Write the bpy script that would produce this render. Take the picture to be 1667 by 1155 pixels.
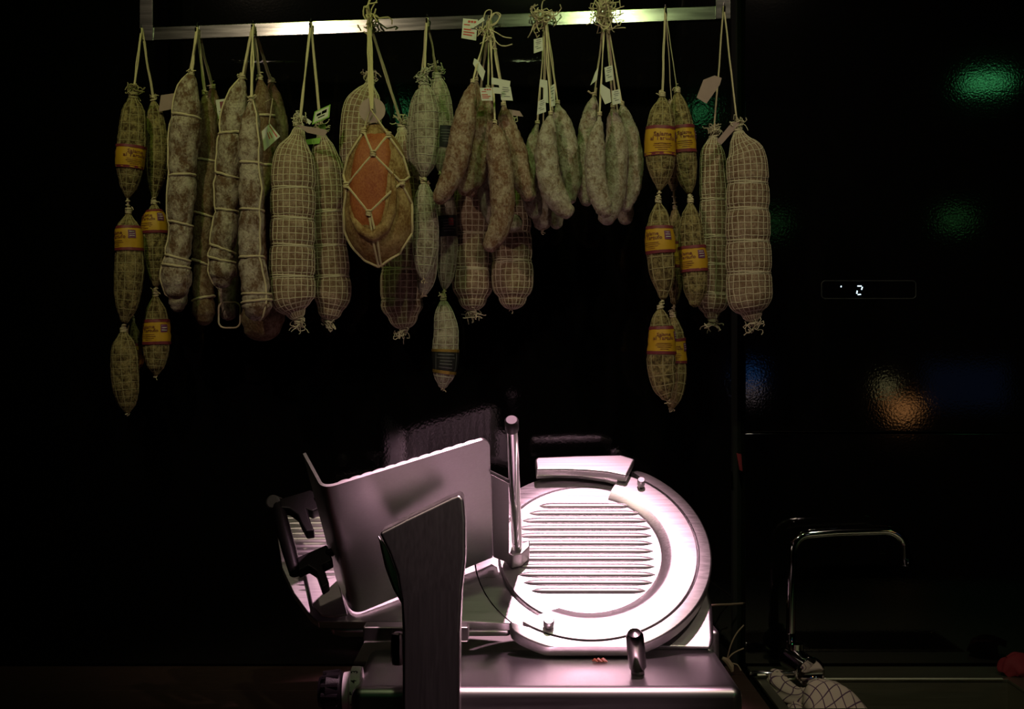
import bpy, bmesh, math, random
import numpy as np
from mathutils import Vector, Matrix, noise

for o in list(bpy.data.objects):
    bpy.data.objects.remove(o)
scene = bpy.context.scene
C = scene.collection
PI = math.pi

# ------------------------------------------------------------------ camera
F, CX, CY, CAMZ = 2290.0, 833.5, 577.5, 1.5
cam_d = bpy.data.cameras.new('camera'); cam = bpy.data.objects.new('camera', cam_d)
C.objects.link(cam); cam.location = (0, 0, CAMZ); cam.rotation_euler = (PI/2, 0, 0)
cam_d.sensor_width = 36.0; cam_d.lens = 36.0*F/1667.0; cam_d.clip_start = 0.05
scene.camera = cam

# ------------------------------------------------------------------ world, lights, exposure
w = bpy.data.worlds.new('night'); scene.world = w; w.use_nodes = True
w.node_tree.nodes['Background'].inputs[0].default_value = (0, 0, 0, 1)
w.node_tree.nodes['Background'].inputs[1].default_value = 0.0
vs = scene.view_settings
vs.view_transform = 'Standard'; vs.look = 'None'; vs.gamma = 1.0; vs.exposure = 0.0
vs.use_curve_mapping = False

LAMPS = []   # fixtures are built further down
def spot(name, loc, target, power, col, angle, blend, size):
    d = bpy.data.lights.new(name, 'SPOT'); d.energy = power; d.color = col
    d.spot_size = math.radians(angle); d.spot_blend = blend; d.shadow_soft_size = size
    o = bpy.data.objects.new(name, d); C.objects.link(o); o.location = loc
    o.rotation_euler = (Vector(target)-Vector(loc)).to_track_quat('-Z', 'Y').to_euler()
    LAMPS.append((loc, target, size))
    return o
# all are ceiling spotlights above and in front of the counter, outside the frame: the pink one blows out the slicer, the next two give the
# two highlights on the rail, the fourth lights the beige rolls, tap and towel, the green ones tint the tops of the meats
spot('slicer_lamp_offscreen', (0.15, 1.80, 2.66), (0.00, 2.22, 1.12), 150, (1.0, 0.55, 0.70), 28, 0.35, 0.03)
spot('meat_lamp_left_offscreen', (-0.79, 1.15, 2.72), (-0.20, 2.50, 1.76), 21.0, (1.0, 0.78, 0.58), 54, 0.8, 0.03)
spot('meat_lamp_middle_offscreen', (0.045, 1.15, 2.72), (0.10, 2.50, 1.76), 12.0, (0.80, 1.0, 0.46), 74, 0.9, 0.03)
spot('meat_lamp_right_offscreen', (0.78, 1.15, 2.72), (0.42, 2.50, 1.58), 18.0, (1.0, 0.82, 0.62), 64, 0.8, 0.03)
spot('green_lamp_right_offscreen', (0.10, 1.78, 2.72), (0.05, 2.50, 2.16), 7.5, (0.45, 1.0, 0.10), 62, 1.0, 0.03)
spot('green_lamp_left_offscreen', (-0.62, 1.78, 2.72), (-0.58, 2.50, 2.18), 7.0, (0.62, 1.0, 0.10), 62, 1.0, 0.03)

# ------------------------------------------------------------------ pixel helpers
def P(px, py, Y):
    return Vector(((px-CX)/F*Y, Y, CAMZ-(py-CY)/F*Y))
TILT = math.radians(47.5)
NV = Vector((0, -math.cos(TILT), math.sin(TILT)))      # blade plane normal
UV_ = Vector((0, math.sin(TILT), math.cos(TILT)))      # up along the blade plane
PL0 = P(955, 1047, 2.195)
def PL(px, py, off=0.0):
    d = P(px, py, 1.0)-Vector((0, 0, CAMZ)); o = Vector((0, 0, CAMZ))
    t = (NV.dot(PL0)+off-NV.dot(o))/NV.dot(d)
    return o+d*t

# ------------------------------------------------------------------ objects and properties
def thing(name, label, cat, loc, group=None):
    o = bpy.data.objects.new(name, None); C.objects.link(o); o.location = loc
    o.empty_display_size = 0.02
    o['label'] = label; o['category'] = cat
    if group: o['group'] = group
    return o
def tag(o, label, cat, group=None):
    o['label'] = label; o['category'] = cat
    if group: o['group'] = group
    return o
def world_loc(o):
    v = Vector(o.location)
    while o.parent: o = o.parent; v += Vector(o.location)
    return v

class MB:
    def __init__(s): s.v = []; s.f = []; s.uv = None; s.wn = False
    def add(s, vs, fs):
        n = len(s.v); s.v += [Vector(p) for p in vs]; s.f += [tuple(i+n for i in f) for f in fs]; return s
    def box(s, lo, hi):
        x0, y0, z0 = lo; x1, y1, z1 = hi
        return s.add([(x0,y0,z0),(x1,y0,z0),(x1,y1,z0),(x0,y1,z0),(x0,y0,z1),(x1,y0,z1),(x1,y1,z1),(x0,y1,z1)],
              [(0,3,2,1),(4,5,6,7),(0,1,5,4),(1,2,6,5),(2,3,7,6),(3,0,4,7)])
    def tube(s, pts, r, seg=6, closed=False):
        pts = [Vector(p) for p in pts]; n = len(pts)
        rr = r if isinstance(r, (list, tuple)) else [r]*n
        T = []
        for i in range(n):
            a = pts[(i-1) % n] if (closed or i > 0) else pts[i]
            b = pts[(i+1) % n] if (closed or i < n-1) else pts[i]
            t = (b-a); T.append(t.normalized() if t.length > 1e-9 else Vector((0,0,1)))
        ref = Vector((0,1,0)) if abs(T[0].y) < 0.9 else Vector((1,0,0))
        N = (ref-T[0]*ref.dot(T[0])).normalized(); base = len(s.v)
        for i in range(n):
            N = (N-T[i]*N.dot(T[i]))
            N = N.normalized() if N.length > 1e-6 else T[i].orthogonal().normalized()
            B = T[i].cross(N)
            for k in range(seg):
                a = 2*PI*k/seg
                s.v.append(pts[i]+(N*math.cos(a)+B*math.sin(a))*rr[i])
        for i in range(n if closed else n-1):
            j = (i+1) % n
            for k in range(seg):
                l = (k+1) % seg
                s.f.append((base+i*seg+k, base+i*seg+l, base+j*seg+l, base+j*seg+k))
        if not closed:
            s.f.append(tuple(base+k for k in range(seg))[::-1])
            s.f.append(tuple(base+(n-1)*seg+k for k in range(seg)))
        return s
    def lathe(s, origin, axis, prof, seg=32):
        axis = Vector(axis).normalized(); N = axis.orthogonal().normalized(); B = axis.cross(N)
        o = Vector(origin); base = len(s.v); n = len(prof)
        for (r, h) in prof:
            for k in range(seg):
                a = 2*PI*k/seg
                s.v.append(o+axis*h+(N*math.cos(a)+B*math.sin(a))*max(r, 1e-5))
        for i in range(n-1):
            for k in range(seg):
                l = (k+1) % seg
                s.f.append((base+i*seg+k, base+i*seg+l, base+(i+1)*seg+l, base+(i+1)*seg+k))
        s.f.append(tuple(base+k for k in range(seg))[::-1]); s.f.append(tuple(base+(n-1)*seg+k for k in range(seg)))
        return s
    def prism(s, poly, vec, bev=0.0, seg=2):
        bm = bmesh.new(); vec = Vector(vec); s.wn = s.wn or bev > 0
        a = [bm.verts.new(p) for p in poly]; b = [bm.verts.new(Vector(p)+vec) for p in poly]; n = len(a)
        bm.faces.new(a); bm.faces.new(b[::-1])
        for i in range(n): bm.faces.new((a[i], b[i], b[(i+1) % n], a[(i+1) % n]))
        bmesh.ops.recalc_face_normals(bm, faces=bm.faces)
        if bev > 0:
            bmesh.ops.bevel(bm, geom=list(bm.edges), offset=bev, segments=seg, profile=0.5, affect='EDGES', clamp_overlap=True)
        bm.verts.index_update()
        s.add([v.co.copy() for v in bm.verts], [tuple(v.index for v in f.verts) for f in bm.faces]); bm.free()
        return s
    def rbox(s, lo, hi, bev, seg=3):
        x0, y0, z0 = lo; x1, y1, z1 = hi
        return s.prism([(x0,y0,z0),(x1,y0,z0),(x1,y0,z1),(x0,y0,z1)], (0, y1-y0, 0), bev, seg)
    def build(s, name, mat, parent=None, smooth=True, label=None, kind=None, origin=None, angle=40):
        org = world_loc(parent) if parent else (Vector(origin) if origin is not None else Vector((0,0,0)))
        me = bpy.data.meshes.new(name)
        me.from_pydata([tuple(v-org) for v in s.v], [], s.f); me.update()
        if s.uv:
            l = me.uv_layers.new(name='uv')
            for lp in me.loops: l.data[lp.index].uv = s.uv[lp.vertex_index]
        bm = bmesh.new(); bm.from_mesh(me); bmesh.ops.recalc_face_normals(bm, faces=bm.faces)
        if smooth:
            for f in bm.faces: f.smooth = True
            lim = math.radians(angle)
            for e in bm.edges:
                if len(e.link_faces) == 2 and e.calc_face_angle(0) > lim: e.smooth = False
        bm.to_mesh(me); bm.free()
        me.materials.append(mat)
        o = bpy.data.objects.new(name, me); C.objects.link(o)
        if smooth and s.wn:
            md = o.modifiers.new('weighted_normals', 'WEIGHTED_NORMAL'); md.keep_sharp = True; md.weight = 100
        if parent: o.parent = parent
        else: o.location = org
        if label: o['label'] = label
        if kind: o['kind'] = kind
        return o

# ------------------------------------------------------------------ materials
def new_mat(name):
    m = bpy.data.materials.new(name); m.use_nodes = True
    return m, m.node_tree.nodes, m.node_tree.links, m.node_tree.nodes['Principled BSDF']
def plain(name, col, rough=0.6, metal=0.0, bump=0.0, bscale=200, spec=0.5, var=0.12):
    m, N, L, b = new_mat(name)
    tc = N.new('ShaderNodeTexCoord'); nz = N.new('ShaderNodeTexNoise'); nz.inputs['Scale'].default_value = bscale
    nz.inputs['Detail'].default_value = 4
    L.new(tc.outputs['Object'], nz.inputs['Vector'])
    mx = N.new('ShaderNodeMix'); mx.data_type = 'RGBA'
    mx.inputs['A'].default_value = (*[c*(1-var) for c in col], 1); mx.inputs['B'].default_value = (*[min(1, c*(1+var)) for c in col], 1)
    L.new(nz.outputs['Fac'], mx.inputs['Factor']); L.new(mx.outputs['Result'], b.inputs['Base Color'])
    b.inputs['Roughness'].default_value = rough; b.inputs['Metallic'].default_value = metal
    b.inputs['Specular IOR Level'].default_value = spec
    if bump:
        bp = N.new('ShaderNodeBump'); bp.inputs['Strength'].default_value = bump; bp.inputs['Distance'].default_value = 0.002
        L.new(nz.outputs['Fac'], bp.inputs['Height']); L.new(bp.outputs['Normal'], b.inputs['Normal'])
    return m
def emit(name, col, strength):
    m, N, L, b = new_mat(name)
    b.inputs['Base Color'].default_value = (0.02, 0.02, 0.02, 1)
    b.inputs['Emission Color'].default_value = (*col, 1); b.inputs['Emission Strength'].default_value = strength
    return m
def brushed(name, col, rough=0.35, stretch=(2, 300, 300), amt=0.12, aniso=0.0):
    m, N, L, b = new_mat(name)
    tc = N.new('ShaderNodeTexCoord'); mp = N.new('ShaderNodeMapping'); mp.inputs['Scale'].default_value = stretch
    nz = N.new('ShaderNodeTexNoise'); nz.inputs['Scale'].default_value = 3; nz.inputs['Detail'].default_value = 5
    L.new(tc.outputs['Object'], mp.inputs['Vector']); L.new(mp.outputs['Vector'], nz.inputs['Vector'])
    mr = N.new('ShaderNodeMapRange'); mr.inputs['To Min'].default_value = rough-amt; mr.inputs['To Max'].default_value = rough+amt
    L.new(nz.outputs['Fac'], mr.inputs['Value']); L.new(mr.outputs['Result'], b.inputs['Roughness'])
    mx = N.new('ShaderNodeMix'); mx.data_type = 'RGBA'
    mx.inputs['A'].default_value = (*[c*0.8 for c in col], 1); mx.inputs['B'].default_value = (*col, 1)
    L.new(nz.outputs['Fac'], mx.inputs['Factor']); L.new(mx.outputs['Result'], b.inputs['Base Color'])
    b.inputs['Metallic'].default_value = 1.0
    bp = N.new('ShaderNodeBump'); bp.inputs['Strength'].default_value = 0.06; bp.inputs['Distance'].default_value = 0.001
    L.new(nz.outputs['Fac'], bp.inputs['Height']); L.new(bp.outputs['Normal'], b.inputs['Normal'])
    return m
def casing(name, brown, mould, scale=45, lo=0.38, hi=0.62, bump=0.9, fine=170, stretch=0.75):
    """dry casing: brown meat showing through patches of powdery mould"""
    m, N, L, b = new_mat(name)
    tc = N.new('ShaderNodeTexCoord'); oi = N.new('ShaderNodeObjectInfo')
    mw = N.new('ShaderNodeMath'); mw.operation = 'MULTIPLY'; mw.inputs[1].default_value = 37.0
    L.new(oi.outputs['Random'], mw.inputs[0])
    mp = N.new('ShaderNodeMapping'); mp.inputs['Scale'].default_value = (1, 1, stretch)
    L.new(tc.outputs['Object'], mp.inputs['Vector'])
    def nz(sc, det, rg=0.6):
        n = N.new('ShaderNodeTexNoise'); n.noise_dimensions = '4D'; n.inputs['Scale'].default_value = sc
        n.inputs['Detail'].default_value = det; n.inputs['Roughness'].default_value = rg
        L.new(mp.outputs['Vector'], n.inputs['Vector']); L.new(mw.outputs[0], n.inputs['W']); return n
    big = nz(scale*1.3, 7, 0.68); sm = nz(fine*1.6, 4, 0.7)
    mr = N.new('ShaderNodeMapRange'); mr.inputs['From Min'].default_value = lo; mr.inputs['From Max'].default_value = hi
    L.new(big.outputs['Fac'], mr.inputs['Value'])
    ad = N.new('ShaderNodeMath'); ad.operation = 'MULTIPLY_ADD'; ad.inputs[1].default_value = 2.3; ad.inputs[2].default_value = -1.15
    L.new(sm.outputs['Fac'], ad.inputs[0])
    sm2 = N.new('ShaderNodeMath'); sm2.operation = 'ADD'; sm2.use_clamp = True
    L.new(mr.outputs['Result'], sm2.inputs[0]); L.new(ad.outputs[0], sm2.inputs[1])
    mx = N.new('ShaderNodeMix'); mx.data_type = 'RGBA'
    mx.inputs['A'].default_value = (*brown, 1); mx.inputs['B'].default_value = (*mould, 1)
    L.new(sm2.outputs[0], mx.inputs['Factor']); L.new(mx.outputs['Result'], b.inputs['Base Color'])
    b.inputs['Roughness'].default_value = 0.85; b.inputs['Specular IOR Level'].default_value = 0.2
    h = N.new('ShaderNodeMath'); h.operation = 'ADD'; L.new(sm.outputs['Fac'], h.inputs[0]); L.new(big.outputs['Fac'], h.inputs[1])
    bp = N.new('ShaderNodeBump'); bp.inputs['Strength'].default_value = bump; bp.inputs['Distance'].default_value = 0.0045
    L.new(h.outputs[0], bp.inputs['Height']); L.new(bp.outputs['Normal'], b.inputs['Normal'])
    return m
def gloss_black(name, rough, peel, pscale):
    m, N, L, b = new_mat(name)
    b.inputs['Base Color'].default_value = (0.0025, 0.0022, 0.0025, 1); b.inputs['Roughness'].default_value = rough
    tc = N.new('ShaderNodeTexCoord'); nz = N.new('ShaderNodeTexNoise'); nz.inputs['Scale'].default_value = pscale
    L.new(tc.outputs['Object'], nz.inputs['Vector'])
    bp = N.new('ShaderNodeBump'); bp.inputs['Strength'].default_value = peel; bp.inputs['Distance'].default_value = 0.001
    L.new(nz.outputs['Fac'], bp.inputs['Height']); L.new(bp.outputs['Normal'], b.inputs['Normal'])
    return m

M = {}
M['panel'] = gloss_black('black_lacquer_panel', 0.055, 0.05, 220)
M['glass'] = gloss_black('black_glass', 0.05, 0.05, 220)
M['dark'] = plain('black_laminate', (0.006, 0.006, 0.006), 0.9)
M['wood'] = plain('dark_wood', (0.045, 0.020, 0.016), 0.6, bump=0.2, bscale=60, var=0.5)
M['plaster'] = plain('dark_plaster', (0.015, 0.015, 0.015), 0.9)
M['rail'] = brushed('rail_steel', (0.33, 0.33, 0.30), 0.15, (1, 60, 60), 0.04)
M['alu'] = brushed('cast_aluminium', (0.66, 0.65, 0.65), 0.38, (2, 160, 160), 0.08)
M['steel'] = brushed('blade_steel', (0.80, 0.79, 0.80), 0.30, (6, 90, 90), 0.08)
M['base'] = brushed('base_steel', (0.62, 0.60, 0.61), 0.34, (1.5, 260, 60), 0.08)
M['arm'] = brushed('arm_aluminium', (0.55, 0.55, 0.52), 0.32, (90, 90, 4), 0.03)
M['chrome'] = plain('chrome', (0.85, 0.85, 0.86), 0.06, 1.0, var=0.02)
M['darkmetal'] = plain('dark_chrome', (0.25, 0.24, 0.23), 0.18, 1.0, var=0.05)
M['plastic'] = plain('black_plastic', (0.005, 0.004, 0.005), 0.38, bump=0.1, bscale=500, spec=0.22)
M['plastic_grey'] = plain('worn_plastic', (0.05, 0.043, 0.048), 0.5)
M['rubber'] = plain('rubber', (0.01, 0.01, 0.01), 0.8)
M['twine'] = plain('twine', (0.56, 0.46, 0.30), 0.9, bump=0.6, bscale=900, var=0.25)
M['rope'] = plain('rope', (0.52, 0.42, 0.24), 0.9, bump=0.7, bscale=700, var=0.25)
M['net'] = plain('net_thread', (0.54, 0.46, 0.33), 0.9, bump=0.4, bscale=900, var=0.25)
M['net_green'] = plain('net_thread_yellowed', (0.34, 0.28, 0.14), 0.9, bump=0.4, bscale=900, var=0.25)
M['net_grey'] = plain('net_thread_grey', (0.40, 0.37, 0.28), 0.9, bump=0.4, bscale=900, var=0.25)
M['mould'] = casing('mouldy_casing', (0.14, 0.075, 0.042), (0.48, 0.40, 0.32), 34, 0.41, 0.59)
M['mould_brown'] = casing('brown_mouldy_casing', (0.13, 0.07, 0.035), (0.34, 0.26, 0.18), 38, 0.42, 0.72)
M['roll'] = casing('netted_roll_casing', (0.16, 0.09, 0.055), (0.38, 0.28, 0.20), 55, 0.4, 0.75, 0.4)
M['truffle'] = casing('truffle_casing', (0.055, 0.032, 0.012), (0.36, 0.275, 0.12), 70, 0.38, 0.66, 0.8)
M['grey_casing'] = casing('grey_casing', (0.15, 0.11, 0.075), (0.40, 0.35, 0.27), 60, 0.36, 0.62, 0.7)
M['sausage'] = casing('white_sausage_casing', (0.20, 0.13, 0.08), (0.47, 0.41, 0.33), 70, 0.34, 0.60, 1.0)
M['sausage_brown'] = casing('brown_sausage_casing', (0.17, 0.082, 0.045), (0.42, 0.325, 0.24), 70, 0.40, 0.66, 0.9)
M['rind'] = casing('ham_rind', (0.16, 0.075, 0.022), (0.42, 0.29, 0.13), 30, 0.38, 0.68, 0.6)
M['meat'] = casing('ham_meat', (0.23, 0.052, 0.018), (0.40, 0.14, 0.045), 24, 0.3, 0.8, 0.3, 220)
M['meat'].node_tree.nodes['Principled BSDF'].inputs['Roughness'].default_value = 0.5
M['scrap'] = plain('meat_scrap', (0.26, 0.07, 0.03), 0.5)
M['yellow'] = plain('yellow_label', (0.48, 0.26, 0.010), 0.6, bump=0.15, bscale=60, var=0.1)
M['maroon'] = plain('maroon_print', (0.16, 0.02, 0.03), 0.6)
M['purple'] = plain('purple_print', (0.14, 0.03, 0.10), 0.6)
M['ink'] = plain('brown_ink', (0.17, 0.045, 0.02), 0.7)
M['blacklabel'] = plain('black_label', (0.012, 0.012, 0.013), 0.5)
M['greyprint'] = plain('grey_print', (0.10, 0.10, 0.10), 0.6)
M['gold'] = plain('gold_print', (0.42, 0.26, 0.06), 0.4, 0.6)
M['redseal'] = plain('red_seal', (0.20, 0.02, 0.02), 0.6)
M['paper'] = plain('paper_tag', (0.52, 0.50, 0.44), 0.7, bscale=40)
M['paper_pink'] = plain('pink_card', (0.30, 0.20, 0.19), 0.8, bscale=90)
M['red'] = plain('red_ink', (0.45, 0.05, 0.04), 0.7)
M['greyink'] = plain('grey_ink', (0.16, 0.16, 0.15), 0.7)
M['greenprint'] = plain('green_print', (0.18, 0.36, 0.04), 0.6)
M['redcloth'] = plain('red_cloth', (0.16, 0.006, 0.014), 0.8)
M['sinksteel'] = brushed('sink_steel', (0.46, 0.45, 0.36), 0.42, (3, 120, 120), 0.08)
M['white_ring'] = plain('dial_enamel', (0.55, 0.52, 0.52), 0.4)
M['white_tray'] = plain('white_enamel', (0.6, 0.58, 0.56), 0.5)
M['straw'] = plain('straw', (0.42, 0.30, 0.22), 0.8)
M['digit'] = emit('display_digit', (0.62, 0.86, 1.0), 2.2)
M['frameline'] = plain('display_frame', (0.016, 0.017, 0.017), 0.5, spec=0.3)
M['label_dim'] = plain('display_glass', (0.003, 0.003, 0.003), 0.25)
M['green_bulb'] = emit('green_bulb', (0.12, 0.9, 0.28), 7.0)
M['green_bulb_soft'] = emit('soft_green_bulb', (0.16, 0.8, 0.20), 4.0)
M['amber_bulb'] = emit('amber_bulb', (1.0, 0.42, 0.13), 4.0)
M['warm_bulb'] = emit('warm_bulb', (0.9, 0.8, 0.35), 3.2)
M['blue_screen'] = emit('blue_screen', (0.03, 0.07, 0.20), 0.45)
M['blue_bulb'] = emit('blue_bulb', (0.05, 0.25, 0.8), 1.5)
M['pink_bulb'] = emit('pink_bulb', (0.8, 0.6, 0.6), 2.2)

# ------------------------------------------------------------------ the room
WALL = 2.72
def struct(o): o['kind'] = 'structure'; return o
X_SEAM, X_PANEL, X_R = 0.424, 0.450, 2.9
struct(MB().box((-2.2, WALL, 0), (X_SEAM, WALL+0.05, 2.8)).build('wall_back', M['panel'], smooth=False))
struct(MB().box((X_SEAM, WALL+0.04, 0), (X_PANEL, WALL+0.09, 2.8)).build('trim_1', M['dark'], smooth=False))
struct(MB().box((-2.2, -7.6, -0.05), (4.6, WALL+0.1, 0)).build('floor', M['plaster'], smooth=False))
struct(MB().box((-2.2, -7.6, 2.8), (4.6, WALL+0.1, 2.85)).build('ceiling', M['plaster'], smooth=False))

# black glass appliance to the right, with its display
def on(px, py, off=0.0): return P(px, py, WALL-off)
ap = thing('built_in_appliance', 'tall black glass appliance front with small lit digit display above the sink', 'appliance', (0.9, WALL, 0))
zs = P(0, 705, WALL).z
MB().rbox((X_PANEL, WALL, zs+0.0015), (X_R, WALL+0.04, 2.8), 0.002, 2).build('glass_door', M['glass'], ap, label='upper black glass door')
MB().rbox((X_PANEL, WALL, 0.0), (X_R, WALL+0.04, zs-0.0015), 0.002, 2).build('lower_panel', M['panel'], ap, label='lower black panel below the joint')
def rrect(x0, y0, x1, y1, r, n=5):
    pts = []
    for (cx, cy, a0) in ((x1-r, y0+r, -90), (x1-r, y1-r, 0), (x0+r, y1-r, 90), (x0+r, y0+r, 180)):
        for k in range(n+1):
            a = math.radians(a0+90*k/n); pts.append((cx+r*math.cos(a), cy+r*math.sin(a)))
    return pts
fr = MB().tube([on(x, y, 0.001) for x, y in rrect(1337.5, 457.5, 1491, 486.5, 6)], 0.0012, 6, True).build('display_frame', M['frameline'], ap)
dg = MB()
for seg in (((1396, 466), (1402.5, 466)), ((1404, 467.5), (1402.5, 472)), ((1395.5, 473.5), (1394.8, 478.5)), ((1396.5, 480), (1401.5, 479.5))):
    dg.tube([on(*seg[0], 0.001), on(*seg[1], 0.001)], 0.0012, 6)
dg.build('display_digit', M['digit'], ap, label='glowing pale blue digit 2')
MB().tube([on(1369.5, 465.5, 0.001), on(1369, 468, 0.001)], 0.0011, 6).build('display_dot', M['digit'], ap)

# the wooden counter and its cabinet
ct = thing('kitchen_counter', 'dark wooden counter carrying the meat slicer', 'counter', (-0.5, 2.2, 0))
for i in range(5):
    y0 = 1.72+i*0.198
    MB().rbox((-1.9, y0, 0.862), (0.438, y0+0.1965, 0.90), 0.003, 2).build('plank', M['wood'], ct)
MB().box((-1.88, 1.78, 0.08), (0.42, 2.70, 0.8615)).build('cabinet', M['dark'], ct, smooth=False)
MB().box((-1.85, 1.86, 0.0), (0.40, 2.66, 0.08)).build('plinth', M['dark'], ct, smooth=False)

# the sink unit
sx0, sx1, sy0, sy1, zr = 0.452, 1.9, 1.72, 2.705, 0.900
bx0 = 0.47; bx1 = P(1640, 0, 2.6).x; by0, by1 = 2.385, 2.60; bz = 0.72
sk = thing('sink_unit', 'brushed steel sink with recessed rectangular basin below the black panel', 'sink', (1.1, 2.2, 0))
m = MB()
def slab(x0, y0, x1, y1): m.rbox((x0, y0, zr-0.006), (x1, y1, zr), 0.0012, 2)
slab(sx0, sy0, sx1, by0); slab(sx0, by1, sx1, sy1); slab(sx0, by0, bx0, by1); slab(bx1, by0, sx1, by1)
m.build('rim', M['sinksteel'], sk)
m = MB(); t = 0.003
m.box((bx0-t, by0-t, bz-t), (bx1+t, by1+t, bz)).box((bx0-t, by0-t, bz), (bx0, by1+t, zr-0.0062)).box((bx1, by0-t, bz), (bx1+t, by1+t, zr-0.0062))
m.box((bx0, by0-t, bz), (bx1, by0, zr-0.0062)).box((bx0, by1, bz), (bx1, by1+t, zr-0.0062))
m.build('basin', M['sinksteel'], sk, smooth=False)
MB().tube([(bx0+0.01, by1-0.001, zr), (bx1-0.01, by1-0.001, zr)], 0.0035, 8).build('basin_lip', M['sinksteel'], sk)
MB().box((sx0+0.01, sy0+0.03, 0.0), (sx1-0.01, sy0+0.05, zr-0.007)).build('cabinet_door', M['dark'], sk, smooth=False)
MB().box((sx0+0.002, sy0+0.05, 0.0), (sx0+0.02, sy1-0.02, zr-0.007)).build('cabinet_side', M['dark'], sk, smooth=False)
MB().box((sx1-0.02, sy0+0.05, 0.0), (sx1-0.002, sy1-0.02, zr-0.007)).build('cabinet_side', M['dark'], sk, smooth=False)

# ------------------------------------------------------------------ hanging rail
def Yr(px): return 2.56-(px-240)/940.0*0.08
rl = thing('hanging_rail', 'brushed steel hanging rail with end uprights holding the cured meats', 'rail', P(720, 40, Yr(720)))
def rt(px): return 43.5-(px-248)*(34.5/916.0)
a0, a1 = 227, 1190
quad = [P(a0, rt(a0), Yr(a0)), P(a0, rt(a0)+22.8, Yr(a0)), P(a1, rt(a1)+23.4, Yr(a1)), P(a1, rt(a1), Yr(a1))]
quad = [q+Vector((0, 0.0015*(1 if i in (0, 3) else -1), 0)) for i, q in enumerate(quad)]   # the bar is turned slightly upward
MB().prism(quad, (0, 0.014, 0), 0.0015, 2).build('crossbar', M['rail'], rl)
for (p0, p1) in ((226.5, 249), (1165, 1190)):
    Ya = Yr((p0+p1)/2)-0.0045; z0 = P(p0, rt((p0+p1)/2)+23, Ya).z
    x0, x1 = P(p0, 0, Ya).x, P(p1, 0, Ya).x
    MB().prism([(x0, Ya, z0), (x1, Ya, z0), (x1, Ya, 2.80), (x0, Ya, 2.80)], (0, 0.014, 0), 0.0015, 2).build('upright', M['rail'], rl)

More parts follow.
